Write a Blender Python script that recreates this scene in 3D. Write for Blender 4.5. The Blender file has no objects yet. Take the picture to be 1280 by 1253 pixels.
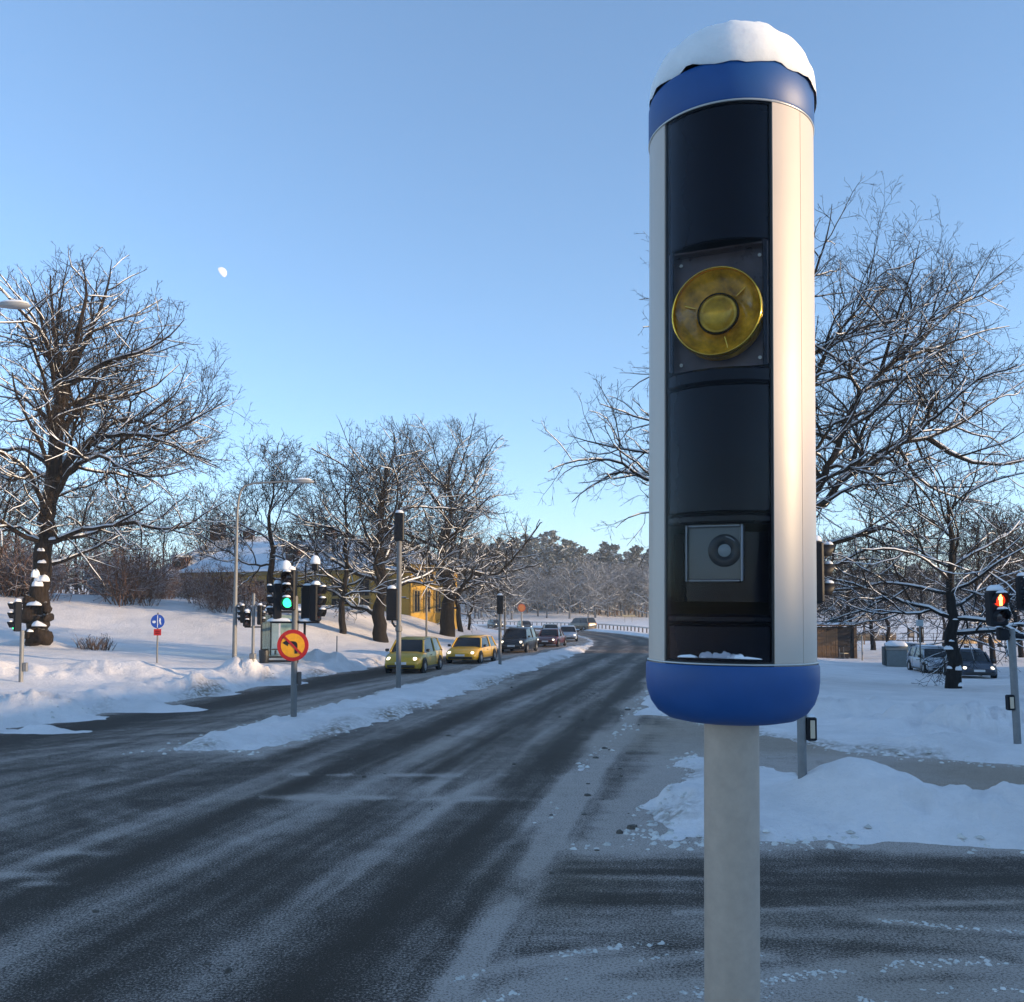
import bpy, math, random
import numpy as np
from mathutils import Vector, Matrix
random.seed(7)
SC = bpy.context.scene
COL = SC.collection
rad = math.radians

# ------------------------------------------------------------------ camera
EYE = 2.6; FPX = 1150.0; PITCH = rad(3.0); SHIFT = 80.0
cam_d = bpy.data.cameras.new('camera'); cam = bpy.data.objects.new('camera', cam_d)
COL.objects.link(cam); SC.camera = cam
cam_d.sensor_fit = 'HORIZONTAL'; cam_d.sensor_width = 36.0
cam_d.lens = 36.0 * FPX / 1280.0
cam_d.shift_y = SHIFT / 1280.0
cam_d.clip_end = 5000.0; cam_d.clip_start = 0.05
cam.location = (0, 0, EYE); cam.rotation_euler = (rad(90) + PITCH, 0, 0)

# ------------------------------------------------------------------ sky, sun, exposure
SUN_AZ = 75.0      # degrees from straight behind the camera towards the right
SUN_EL = 7.5
sdir = Vector((math.sin(rad(SUN_AZ)) * math.cos(rad(SUN_EL)), -math.cos(rad(SUN_AZ)) * math.cos(rad(SUN_EL)), math.sin(rad(SUN_EL))))
W = bpy.data.worlds.new('World'); SC.world = W; W.use_nodes = True
nt = W.node_tree; nt.nodes.clear()
wo = nt.nodes.new('ShaderNodeOutputWorld'); wb = nt.nodes.new('ShaderNodeBackground')
sky = nt.nodes.new('ShaderNodeTexSky'); sky.sky_type = 'NISHITA'; sky.sun_disc = False
sky.sun_elevation = rad(SUN_EL); sky.sun_rotation = math.atan2(sdir.x, sdir.y)
sky.altitude = 0; sky.air_density = 0.75; sky.dust_density = 0.0; sky.ozone_density = 3.0
wb.inputs['Strength'].default_value = 0.15
sg = nt.nodes.new('ShaderNodeGamma'); sg.inputs[1].default_value = 0.82
hs_ = nt.nodes.new('ShaderNodeHueSaturation'); hs_.inputs['Saturation'].default_value = 0.97
nt.links.new(sky.outputs[0], sg.inputs[0]); nt.links.new(sg.outputs[0], hs_.inputs['Color']); nt.links.new(hs_.outputs[0], wb.inputs[0]); nt.links.new(wb.outputs[0], wo.inputs[0])
sl = bpy.data.lights.new('sun', 'SUN'); sl.energy = 2.6; sl.angle = rad(0.5); sl.color = (1.0, 0.74, 0.45)
so = bpy.data.objects.new('sun', sl); COL.objects.link(so); so.location = (60, -20, 60)
so.rotation_euler = sdir.to_track_quat('Z', 'Y').to_euler()
SC.view_settings.view_transform = 'Standard'; SC.view_settings.look = 'None'
SC.view_settings.gamma = 1.0; SC.view_settings.use_curve_mapping = False
SC.view_settings.exposure = 1.72

# ------------------------------------------------------------------ helpers
cp_, sp_ = math.cos(PITCH), math.sin(PITCH)
def ray(px, py):
    xc = (px - 640.0) / FPX; yc = -(py - 626.5 - SHIFT) / FPX
    return xc, cp_ - yc * sp_, sp_ + yc * cp_
def at(px, py, d):
    x, y, z = ray(px, py); k = d / y
    return Vector((x * k, d, EYE + z * k))

def tag(o, label=None, cat=None, group=None, kind=None):
    if label: o['label'] = label
    if cat: o['category'] = cat
    if group: o['group'] = group
    if kind: o['kind'] = kind
    return o
def thing(name, label, cat, loc=(0, 0, 0), rotz=0.0, group=None, tilt=None):
    o = bpy.data.objects.new(name, None); COL.objects.link(o)
    o.empty_display_size = 0.2
    o.location = loc; o.rotation_euler = (tilt[0], tilt[1], rotz) if tilt else (0, 0, rotz)
    return tag(o, label, cat, group)
def np_mesh(name, V, F, smooth=True):
    """V (n,3) float array, F (m,k) int array with k = 3 or 4"""
    V = np.ascontiguousarray(V, dtype=np.float32); F = np.ascontiguousarray(F, dtype=np.int32)
    me = bpy.data.meshes.new(name)
    me.vertices.add(len(V)); me.vertices.foreach_set('co', V.ravel())
    m, k = F.shape
    me.loops.add(m * k); me.loops.foreach_set('vertex_index', F.ravel())
    me.polygons.add(m)
    me.polygons.foreach_set('loop_start', np.arange(0, m * k, k, dtype=np.int32))
    me.polygons.foreach_set('use_smooth', np.full(m, smooth, dtype=bool))
    me.update(calc_edges=True); me.validate()
    return me
def link(name, me, mat=None, parent=None):
    o = bpy.data.objects.new(name, me); COL.objects.link(o)
    if mat is not None:
        me.materials.clear(); me.materials.append(mat)
    if parent is not None: o.parent = parent
    return o
def copy_tree(o, parent=None):
    c = o.copy(); COL.objects.link(c); c.parent = parent
    for ch in list(o.children): copy_tree(ch, c)
    return c

class MB:
    def __init__(s): s.v = []; s.f = []
    def add(s, vs, fs):
        b = len(s.v); s.v.extend([tuple(v) for v in vs]); s.f.extend([tuple(i + b for i in f) for f in fs]); return s
    def box(s, c, d, rz=0.0, taper=1.0, M=None):
        x, y, z = d[0] / 2, d[1] / 2, d[2] / 2; vs = []
        for dz in (-1, 1):
            t = taper if dz > 0 else 1.0
            for sx, sy in ((-1, -1), (1, -1), (1, 1), (-1, 1)): vs.append(Vector((sx * x * t, sy * y * t, dz * z)))
        R = Matrix.Rotation(rz, 3, 'Z') if M is None else M
        vs = [R @ v + Vector(c) for v in vs]
        return s.add(vs, [(3, 2, 1, 0), (4, 5, 6, 7), (0, 1, 5, 4), (1, 2, 6, 5), (2, 3, 7, 6), (3, 0, 4, 7)])
    def bevbox(s, c, d, b=0.02, rz=0.0):
        # rounded-edge box: octagonal plan with chamfered top and bottom
        x, y, z = d[0] / 2, d[1] / 2, d[2] / 2
        def ringp(ix, zz):
            X, Y = x - ix, y - ix
            return [(-X + b, -Y, zz), (X - b, -Y, zz), (X, -Y + b, zz), (X, Y - b, zz), (X - b, Y, zz), (-X + b, Y, zz), (-X, Y - b, zz), (-X, -Y + b, zz)]
        rings = [ringp(b, -z), ringp(0, -z + b), ringp(0, z - b), ringp(b, z)]
        R = Matrix.Rotation(rz, 3, 'Z'); vs = [R @ Vector(p) + Vector(c) for r in rings for p in r]; fs = []
        for k in range(3):
            for i in range(8): j = (i + 1) % 8; fs.append((k * 8 + i, k * 8 + j, k * 8 + 8 + j, k * 8 + 8 + i))
        fs.append(tuple(range(7, -1, -1))); fs.append(tuple(range(24, 32)))
        return s.add(vs, fs)
    def tube(s, pts, rs, k=8, caps=True):
        pts = [Vector(p) for p in pts]
        if not hasattr(rs, '__len__'): rs = [rs] * len(pts)
        vs = []; fs = []; up = None
        for i, p in enumerate(pts):
            t = (pts[min(i + 1, len(pts) - 1)] - pts[max(i - 1, 0)]).normalized()
            if up is None:
                a = Vector((0, 0, 1)) if abs(t.z) < 0.9 else Vector((1, 0, 0)); u = t.cross(a).normalized()
            else: u = (up - t * up.dot(t)).normalized()
            up = u; w = t.cross(u)
            for j in range(k):
                a = 2 * math.pi * j / k; vs.append(p + (u * math.cos(a) + w * math.sin(a)) * rs[i])
        n = len(pts)
        for i in range(n - 1):
            for j in range(k): q = (j + 1) % k; fs.append((i * k + j, i * k + q, i * k + k + q, i * k + k + j))
        if caps: fs.append(tuple(range(k - 1, -1, -1))); fs.append(tuple(range((n - 1) * k, n * k)))
        return s.add(vs, fs)
    def lathe(s, prof, n=24, c=(0, 0, 0), M=None, a0=0.0, a1=None, close=True):
        full = a1 is None; vs = []; fs = []
        cols = n if full else n + 1
        for i in range(cols):
            a = a0 + ((2 * math.pi if full else a1 - a0) * i / n)
            for r, z in prof:
                p = Vector((r * math.sin(a), -r * math.cos(a), z))
                vs.append((M @ p if M is not None else p) + Vector(c))
        m = len(prof)
        for i in range(n):
            j = (i + 1) % cols
            for q in range(m - 1): fs.append((i * m + q, j * m + q, j * m + q + 1, i * m + q + 1))
        return s.add(vs, fs)
    def prism(s, poly, axis_o, ux, uy, depth):
        """poly 2d points -> polygon at axis_o + ux*a + uy*b, extruded by depth along ux x uy"""
        ux = Vector(ux); uy = Vector(uy); nrm = ux.cross(uy).normalized(); o = Vector(axis_o)
        a = [o + ux * p[0] + uy * p[1] for p in poly]; b = [p + nrm * depth for p in a]; n = len(poly)
        return s.add(a + b, [tuple(range(n - 1, -1, -1)), tuple(range(n, 2 * n))] + [(i, (i + 1) % n, n + (i + 1) % n, n + i) for i in range(n)])
    def lump(s, c, d, seed=0, nu=12, nv=5, amp=0.12, sq=2.6, under=0.0):
        """rounded snow lump: superellipse plan d[0] x d[1], height d[2], flat underside at c.z"""
        rnd = random.Random(seed); vs = []; fs = []
        off = [rnd.uniform(-amp, amp) for _ in range(nu)]
        off = [(off[i - 1] + 2 * off[i] + off[(i + 1) % nu]) / 4 for i in range(nu)]
        def sgnp(v): return math.copysign(abs(v) ** (2.0 / sq), v)
        for k in range(nv):
            ph = (k / nv) * math.pi / 2
            for i in range(nu):
                a = 2 * math.pi * i / nu; r = max(0.0, math.cos(ph)) ** 0.75 * (1 + off[i])
                vs.append((c[0] + sgnp(math.cos(a)) * r * d[0] / 2, c[1] + sgnp(math.sin(a)) * r * d[1] / 2, c[2] - under * (k == 0) + d[2] * math.sin(ph) * (1 + off[i] * 1.5)))
        vs.append((c[0], c[1], c[2] + d[2]))
        for k in range(nv - 1):
            for i in range(nu): j = (i + 1) % nu; fs.append((k * nu + i, k * nu + j, k * nu + nu + j, k * nu + nu + i))
        for i in range(nu): fs.append(((nv - 1) * nu + i, (nv - 1) * nu + (i + 1) % nu, nv * nu))
        fs.append(tuple(range(nu - 1, -1, -1)))
        return s.add(vs, fs)
    def build(s, name, mat, parent=None, smooth=False):
        me = bpy.data.meshes.new(name); me.from_pydata(s.v, [], s.f)
        if smooth:
            me.polygons.foreach_set('use_smooth', [True] * len(me.polygons))
        me.update()
        o = link(name, me, mat, parent)
        if smooth and smooth != 'all':
            try: me.set_sharp_from_angle(angle=rad(40))
            except Exception: pass
        return o

# noise -----------------------------------------------------------
def vnoise(x, y, seed=0):
    xi = np.floor(x).astype(np.int64); yi = np.floor(y).astype(np.int64); xf = x - xi; yf = y - yi
    def h(a, b):
        n = (a * 374761393 + b * 668265263 + seed * 982451653) & 0x7fffffff
        n = ((n ^ (n >> 13)) * 1274126177) & 0x7fffffff
        n = ((n ^ (n >> 16)) * 2246822519) & 0x7fffffff
        return (n & 0xffff) / 65535.0
    u = xf * xf * xf * (xf * (xf * 6 - 15) + 10); v = yf * yf * yf * (yf * (yf * 6 - 15) + 10)
    a = h(xi, yi); b = h(xi + 1, yi); c = h(xi, yi + 1); d = h(xi + 1, yi + 1)
    return (a + (b - a) * u) + ((c + (d - c) * u) - (a + (b - a) * u)) * v
def fbm(x, y, sc, octv=4, seed=0, gain=0.5):
    r = np.zeros_like(x, dtype=float); amp = 1.0; tot = 0.0
    for o in range(octv):
        k = (2.03 ** o) / sc; ca, sa = math.cos(0.7 * o + seed), math.sin(0.7 * o + seed)
        r += amp * vnoise((x * ca - y * sa) * k + 13.7 * o, (x * sa + y * ca) * k - 7.1 * o, seed + o); tot += amp; amp *= gain
    return r / tot
def sstep(a, b, x):
    t = np.clip((x - a) / (b - a), 0, 1); return t * t * (3 - 2 * t)

# ------------------------------------------------------------------ materials
MATS = {}
def mat(name, col, rough=0.6, metal=0.0, noise=None, bump=None, spec=None, emit=None, emit_s=0.0, coat=0.0, alpha=None):
    """noise=(scale, amount): mottled brightness; bump=(scale, strength, distance)"""
    if name in MATS: return MATS[name]
    m = bpy.data.materials.new(name); m.use_nodes = True; n = m.node_tree.nodes; l = m.node_tree.links
    b = n['Principled BSDF']
    b.inputs['Base Color'].default_value = (*col, 1); b.inputs['Roughness'].default_value = rough; b.inputs['Metallic'].default_value = metal
    if spec is not None: b.inputs['Specular IOR Level'].default_value = spec
    if coat: b.inputs['Coat Weight'].default_value = coat; b.inputs['Coat Roughness'].default_value = 0.08
    if emit: b.inputs['Emission Color'].default_value = (*emit, 1); b.inputs['Emission Strength'].default_value = emit_s
    tc = n.new('ShaderNodeTexCoord')
    if noise:
        t = n.new('ShaderNodeTexNoise'); t.inputs['Scale'].default_value = noise[0]; t.inputs['Detail'].default_value = 6; t.inputs['Roughness'].default_value = 0.65
        l.new(tc.outputs['Object'], t.inputs['Vector'])
        r = n.new('ShaderNodeMapRange'); r.inputs[1].default_value = 0.3; r.inputs[2].default_value = 0.7
        r.inputs[3].default_value = 1 - noise[1]; r.inputs[4].default_value = 1 + noise[1]
        l.new(t.outputs[0], r.inputs[0])
        x = n.new('ShaderNodeMix'); x.data_type = 'RGBA'; x.blend_type = 'MULTIPLY'; x.inputs[0].default_value = 1
        x.inputs[6].default_value = (*col, 1); l.new(r.outputs[0], x.inputs[7]); l.new(x.outputs[2], b.inputs['Base Color'])
        rr = n.new('ShaderNodeMapRange'); rr.inputs[3].default_value = max(0.02, rough - 0.1); rr.inputs[4].default_value = min(1, rough + 0.1)
        l.new(t.outputs[0], rr.inputs[0]); l.new(rr.outputs[0], b.inputs['Roughness'])
    if bump:
        t2 = n.new('ShaderNodeTexNoise'); t2.inputs['Scale'].default_value = bump[0]; t2.inputs['Detail'].default_value = 5
        l.new(tc.outputs['Object'], t2.inputs['Vector'])
        bp = n.new('ShaderNodeBump'); bp.inputs['Strength'].default_value = bump[1]; bp.inputs['Distance'].default_value = bump[2]
        l.new(t2.outputs[0], bp.inputs['Height']); l.new(bp.outputs[0], b.inputs['Normal'])
    MATS[name] = m; return m
def glass(name, tint, rough=0.03, ior=1.48):
    if name in MATS: return MATS[name]
    m = bpy.data.materials.new(name); m.use_nodes = True; n = m.node_tree.nodes; l = m.node_tree.links
    n.remove(n['Principled BSDF']); out = n['Material Output']
    tr = n.new('ShaderNodeBsdfTransparent'); tr.inputs[0].default_value = (*tint, 1)
    gl = n.new('ShaderNodeBsdfGlossy'); gl.inputs['Roughness'].default_value = rough; gl.inputs[0].default_value = (0.9, 0.9, 0.9, 1)
    fr = n.new('ShaderNodeFresnel'); fr.inputs[0].default_value = ior
    mx = n.new('ShaderNodeMixShader'); l.new(fr.outputs[0], mx.inputs[0]); l.new(tr.outputs[0], mx.inputs[1]); l.new(gl.outputs[0], mx.inputs[2])
    l.new(mx.outputs[0], out.inputs[0]); MATS[name] = m; return m

snow_m = mat('snow', (0.84, 0.83, 0.80), 0.85, noise=(3.0, 0.05), bump=(40.0, 0.35, 0.02), spec=0.2)
def bark_mat(name, col, lo=0.45, hi=0.75, amount=1.0):
    m = bpy.data.materials.new(name); m.use_nodes = True; n = m.node_tree.nodes; l = m.node_tree.links; b = n['Principled BSDF']
    b.inputs['Roughness'].default_value = 0.9; b.inputs['Specular IOR Level'].default_value = 0.15
    tc = n.new('ShaderNodeTexCoord'); t = n.new('ShaderNodeTexNoise'); t.inputs['Scale'].default_value = 5.0; t.inputs['Detail'].default_value = 6
    mp = n.new('ShaderNodeMapping'); mp.inputs['Scale'].default_value = (2.5, 2.5, 0.6)
    l.new(tc.outputs['Object'], mp.inputs[0]); l.new(mp.outputs[0], t.inputs['Vector'])
    cr = n.new('ShaderNodeValToRGB'); cr.color_ramp.elements[0].position = 0.3; cr.color_ramp.elements[1].position = 0.75
    cr.color_ramp.elements[0].color = tuple(c * 0.45 for c in col) + (1,); cr.color_ramp.elements[1].color = tuple(c * 1.5 for c in col) + (1,)
    l.new(t.outputs[0], cr.inputs[0])
    g = n.new('ShaderNodeNewGeometry'); sx = n.new('ShaderNodeSeparateXYZ'); l.new(g.outputs['Normal'], sx.inputs[0])
    t3 = n.new('ShaderNodeTexNoise'); t3.inputs['Scale'].default_value = 1.7; l.new(tc.outputs['Object'], t3.inputs['Vector'])
    ad = n.new('ShaderNodeMath'); ad.operation = 'MULTIPLY_ADD'; ad.inputs[1].default_value = 0.9; l.new(t3.outputs[0], ad.inputs[0]); l.new(sx.outputs[2], ad.inputs[2])
    mr = n.new('ShaderNodeMapRange'); mr.inputs[1].default_value = lo + 0.45; mr.inputs[2].default_value = hi + 0.45; mr.inputs[4].default_value = amount
    l.new(ad.outputs[0], mr.inputs[0])
    mx = n.new('ShaderNodeMix'); mx.data_type = 'RGBA'; l.new(mr.outputs[0], mx.inputs[0]); l.new(cr.outputs[0], mx.inputs[6]); mx.inputs[7].default_value = (0.78, 0.79, 0.82, 1)
    l.new(mx.outputs[2], b.inputs['Base Color'])
    bp = n.new('ShaderNodeBump'); bp.inputs['Strength'].default_value = 0.8; bp.inputs['Distance'].default_value = 0.04; l.new(t.outputs[0], bp.inputs['Height']); l.new(bp.outputs[0], b.inputs['Normal'])
    return m
# ------------------------------------------------------------------ road layout (world metres, y is away from the camera)
INB = [(-26, -10, 4), (-12.5, 8, 3.4), (-10.0, 15, 2.6), (-8.6, 22, 2.6), (-7.6, 26, 2.5), (-6.3, 33.4, 2.65), (-3.5, 48, 2.6), (0.0, 62, 2.6), (2.8, 73, 2.6), (4.4, 84, 2.7),
       (4.9, 95, 2.8), (4.3, 110, 2.8), (2.3, 128, 2.8), (-1.0, 146, 2.9), (-6, 165, 3), (-14, 185, 3), (-32, 210, 3), (-60, 235, 3)]
OUTB = [(-8.5, -12, 3.5), (-4.6, 2, 3.4), (-3.4, 9, 3.3), (-1.7, 16.7, 3.3), (-0.27, 21.5, 2.95), (1.83, 31.8, 2.95), (4.7, 46, 3.0), (7.6, 60, 3.1), (9.6, 74, 3.2), (10.9, 88, 3.3),
        (11.2, 102, 3.3), (10.6, 116, 3.3), (8.8, 132, 3.3), (5.8, 150, 3.3), (0.5, 170, 3.3), (-9, 192, 3.3), (-28, 218, 3.3), (-60, 243, 3.3)]
LINK = [(-14, 9, 4.5), (-6, 11.5, 4.6), (-3, 10, 4)]                      # the open middle of the junction
LINK2 = [(-14, 3, 6), (-2, 3, 6)]
LINK3 = [(-12, 14.2, 2.2), (-5.7, 15.5, 2.2)]
APRON = [(0.8, 11.0, 0.9), (1.6, 14.5, 0.9), (3.2, 20, 1.1)]
SIDE = [(-2, 7.7, 3.1), (6, 7.6, 2.9), (16, 6.8, 2.6), (45, 2, 2.6)]
SLIP = [(3.4, 23, 0.8), (4.0, 18.5, 1.5), (6.0, 15.6, 1.5), (9.5, 13.6, 1.5), (15, 11.5, 1.6), (26, 7.5, 1.8), (45, 3, 2)]
def pl_dist(x, y, pl):
    best = np.full(x.shape, 1e9)
    for (ax, ay, aw), (bx, by, bw) in zip(pl[:-1], pl[1:]):
        dx, dy = bx - ax, by - ay; t = np.clip(((x - ax) * dx + (y - ay) * dy) / (dx * dx + dy * dy), 0, 1)
        best = np.minimum(best, np.hypot(x - ax - t * dx, y - ay - t * dy) - (aw + (bw - aw) * t))
    return best
def road_s(x, y):
    s = np.full(x.shape, 1e9)
    for pl in (INB, OUTB, LINK, LINK2, LINK3, APRON, SIDE, SLIP): s = np.minimum(s, pl_dist(x, y, pl))
    return s
_iy = [p[1] for p in INB]; _ix = [p[0] for p in INB]; _oy = [p[1] for p in OUTB]; _ox = [p[0] for p in OUTB]
# snow heaps left by the ploughs: (x, y, radius x, radius y, height)
HEAPS = []
def large(x, y, s):
    inx = np.interp(y, _iy, _ix); outx = np.interp(y, _oy, _ox)
    lA = np.interp(s, [0, 4, 9, 19, 30, 46, 90, 300], [0, 0.3, 0.6, 1.1, 3.1, 4.2, 5.0, 6.5]); lB = np.interp(s, [0, 3, 5, 9, 14, 30, 90, 300], [0, 0.45, 0.85, 2.2, 2.9, 3.8, 5.0, 6.5])
    kb_ = sstep(48, 66, y); lz = (lA * (1 - kb_) + lB * kb_) * (1 - sstep(95, 135, y)) * sstep(2, 22, y)
    rz = np.interp(y, [0, 26, 36, 50, 85, 110, 150, 190, 300, 420, 700], [0, 0, -0.35, -0.85, -1.25, -1.45, -1.45, -0.8, 2.8, 14, 22])
    cz = np.interp(y, [0, 225, 255, 330, 420, 700], [0, 0, 2.5, 11, 15, 22])
    kb = sstep(90, 130, y); k = sstep(4, 16, x - outx) * (1 - kb) + sstep(14, 34, x) * kb; fz = cz * (1 - k) + rz * k
    return np.where((x < inx) & (s > 0), np.maximum(lz, np.where(y > 120, cz, 0)), fz)
def H(x, y):
    x = np.asarray(x, float); y = np.asarray(y, float)
    s = road_s(x, y); near = 1 - sstep(60, 140, np.hypot(x, y))
    n1 = fbm(x, y, 2.6, 4, 3) - 0.5; n2 = fbm(x, y, 0.55, 4, 11) - 0.5; n3 = fbm(x, y, 14, 3, 5) - 0.5
    se = s + n1 * 0.7 + n2 * 0.65
    bank = np.interp(se, [-1.0, -0.25, 0.0, 0.22, 0.7, 1.6, 3.5, 8], [-0.10, -0.07, -0.015, 0.10, 0.24, 0.27, 0.22, 0.20])
    kr = 1 - 0.72 * sstep(0.0, 1.0, x - (-1.75 + 0.205 * y)) * sstep(8.5, 10, y) * (1 - sstep(45, 70, y))
    inx_ = np.interp(y, _iy, _ix); outx_ = np.interp(y, _oy, _ox); kr = kr * np.where((x > inx_) & (x < outx_), 0.62, 1.0)
    bank = np.where(bank > 0, bank * kr, bank)
    rough = kr * np.clip(np.exp(-((s - 0.8) / 1.2) ** 2), 0, 1) * (0.35 * np.abs(n1) + 0.34 * n2) * (s > -0.1)
    off = sstep(0.0, 1.5, s)
    z = bank + rough * near + off * (0.16 * n3 + 0.09 * n1 * near + 0.05 * n2 * near) + large(x, y, s)
    for hx, hy, rx, ry, hh, rg in HEAPS:
        q = ((x - hx) / rx) ** 2 + ((y - hy) / ry) ** 2
        z = z + hh * np.exp(-q * 1.2) * (1 + rg * (1.6 * n1 + 1.5 * n2)) 
    return z, s
def hit(px, py, dmin=3.0, dmax=600.0):
    """where the sight line through a pixel meets the ground"""
    x, y, z = ray(px, py); d = np.exp(np.linspace(math.log(dmin), math.log(dmax), 900))
    X = x / y * d; Z = EYE + z / y * d; h, s_ = H(X, d); h = np.where(s_ < 0.3, np.maximum(h, 0.0), h); k = np.nonzero(h >= Z)[0]
    k = k[0] if len(k) else len(d) - 1
    return Vector((X[k], d[k], h[k]))
def gz(x, y):
    return float(H(np.array([x]), np.array([y]))[0][0])
def heap(px, py, rx, ry, hh, rg=0.8):
    p = hit(px, py); return (p.x, p.y, rx, ry, hh, rg)
_h = []
for a in [(30, 882, 2.0, 0.9, 0.32), (175, 888, 1.7, 0.7, 0.28), (60, 915, 1.2, 0.5, 0.25), (140, 842, 2.4, 1.4, 0.35), (320, 845, 1.6, 1.0, 0.6), (400, 826, 2.0, 0.8, 0.45), (20, 845, 2.5, 1.2, 0.4), (240, 858, 1.5, 0.8, 0.3), (46, 808, 1.6, 0.9, 0.28), (70, 812, 1.2, 0.6, 0.15)]: _h.append(heap(*a))
# island mound between the side road and the slip road, ridges on the right
_h += [(4.5, 12.2, 0.95, 0.9, 0.62, 0.06), (7.0, 11.2, 1.9, 0.7, 0.20, 0.9), (2.4, 12.4, 0.7, 0.8, 0.27, 0.9), (4.3, 10.9, 1.6, 0.45, 0.05, 0.8), (9.8, 10.6, 1.8, 0.8, 0.12, 0.8), (5.4, 11.4, 0.9, 0.5, 0.16, 1.6)]
for i in range(9):
    t = i / 8.0; q = (1015 + 270 * t, 884 + 32 * math.sin(t * 1.6) + (4 if i % 2 else 0)); p = hit(*q); _h.append((p.x, p.y, 1.4, 0.6, 0.17 + 0.07 * (i % 3), 1.3))
_h += [heap(1180, 930, 1.4, 0.8, 0.2, 0.4)]
HEAPS = _h
def gp(px, py):
    x, y, z = ray(px, py); k = -EYE / z; return (x * k, y * k, 0.0)
# low ridges of pushed slush curving over the near right
RIDGES = [([gp(*q) for q in pts], hh, wd) for pts, hh, wd in [([(590, 1262), (660, 1235), (740, 1212), (820, 1196), (900, 1190), (960, 1196)], 0.135, 0.07), ([(560, 1228), (640, 1206), (740, 1188), (840, 1178)], 0.10, 0.05), ([(700, 1275), (800, 1250), (900, 1238), (1000, 1222), (1120, 1205), (1290, 1200)], 0.13, 0.10),
    ([(960, 1225), (1040, 1213), (1130, 1208)], 0.12, 0.07), ([(1100, 1150), (1180, 1158), (1290, 1166)], 0.12, 0.06), ([(950, 1245), (1060, 1248), (1290, 1235)], 0.13, 0.12)]]

# ------------------------------------------------------------------ snowy ground sheet
def polar(r0, r1, nr, fine, ncf, nco):
    r = np.exp(np.linspace(math.log(r0), math.log(r1), nr))
    a = np.concatenate([np.linspace(-fine, fine, ncf, endpoint=False), np.linspace(fine, 360 - fine, nco, endpoint=False)]) if nco else np.linspace(-fine, fine, ncf)
    A, Rr = np.meshgrid(np.radians(a), r)
    X = Rr * np.sin(A); Y = Rr * np.cos(A); n = len(a)
    i, j = np.meshgrid(np.arange(nr - 1), np.arange(n if nco else n - 1), indexing='ij'); j2 = (j + 1) % n
    F = np.stack([i * n + j, i * n + j2, (i + 1) * n + j2, (i + 1) * n + j], -1).reshape(-1, 4)[:, ::-1]
    return X.ravel(), Y.ravel(), F
X, Y, F = polar(1.2, 1700, 600, 36, 380, 60)
Z, S = H(X, Y)
# unseen bare hill added on the right to keep the sun off the junction
U_ = X * math.cos(rad(SUN_AZ)) + Y * math.sin(rad(SUN_AZ)); S_ = X * math.sin(rad(SUN_AZ)) - Y * math.cos(rad(SUN_AZ))
SHADE_RISE = 2.3 + 72 * math.tan(rad(SUN_EL))
shade_ridge = SHADE_RISE * sstep(48, 72, S_) * (1 - sstep(95, 150, S_)) * sstep(-110, -70, U_) * (1 - sstep(58, 72, U_))
Z = Z + shade_ridge * (1 + 0.10 * (fbm(X, Y, 9, 3, 21) - 0.5))
g_me = np_mesh('ground', np.stack([X, Y, Z], -1), F)
dirt = np.clip(np.exp(-((S - 0.05) / 0.38) ** 2), 0, 1) * sstep(0.42, 0.72, fbm(X, Y, 1.6, 4, 31)) * (1 - sstep(60, 110, Y))
at_ = g_me.attributes.new('dirt', 'FLOAT', 'POINT'); at_.data.foreach_set('value', dirt.astype(np.float32))
def ground_mat():
    m = bpy.data.materials.new('snow_ground'); m.use_nodes = True; n = m.node_tree.nodes; l = m.node_tree.links; b = n['Principled BSDF']
    b.inputs['Roughness'].default_value = 0.8; b.inputs['Specular IOR Level'].default_value = 0.25
    tc = n.new('ShaderNodeTexCoord')
    t = n.new('ShaderNodeTexNoise'); t.inputs['Scale'].default_value = 0.5; t.inputs['Detail'].default_value = 8; t.inputs['Roughness'].default_value = 0.7; l.new(tc.outputs['Object'], t.inputs['Vector'])
    cr = n.new('ShaderNodeValToRGB'); cr.color_ramp.elements[0].position = 0.3; cr.color_ramp.elements[1].position = 0.65
    cr.color_ramp.elements[0].color = (0.70, 0.655, 0.63, 1); cr.color_ramp.elements[1].color = (0.89, 0.83, 0.80, 1); l.new(t.outputs[0], cr.inputs[0])
    a = n.new('ShaderNodeAttribute'); a.attribute_name = 'dirt'
    t4 = n.new('ShaderNodeTexNoise'); t4.inputs['Scale'].default_value = 9; t4.inputs['Detail'].default_value = 6; l.new(tc.outputs['Object'], t4.inputs['Vector'])
    mu = n.new('ShaderNodeMath'); mu.operation = 'MULTIPLY'; mr = n.new('ShaderNodeMapRange'); mr.inputs[1].default_value = 0.35; mr.inputs[2].default_value = 0.6; l.new(t4.outputs[0], mr.inputs[0])
    l.new(a.outputs['Fac'], mu.inputs[0]); l.new(mr.outputs[0], mu.inputs[1])
    mx = n.new('ShaderNodeMix'); mx.data_type = 'RGBA'; l.new(mu.outputs[0], mx.inputs[0]); l.new(cr.outputs[0], mx.inputs[6]); mx.inputs[7].default_value = (0.22, 0.16, 0.10, 1)
    l.new(mx.outputs[2], b.inputs['Base Color'])
    t2 = n.new('ShaderNodeTexNoise'); t2.inputs['Scale'].default_value = 6; t2.inputs['Detail'].default_value = 9; t2.inputs['Roughness'].default_value = 0.7; l.new(tc.outputs['Object'], t2.inputs['Vector'])
    bp = n.new('ShaderNodeBump'); bp.inputs['Strength'].default_value = 0.55; bp.inputs['Distance'].default_value = 0.12; l.new(t2.outputs[0], bp.inputs['Height']); l.new(bp.outputs[0], b.inputs['Normal'])
    return m
tag(link('ground', g_me, ground_mat()), kind='structure')

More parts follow.
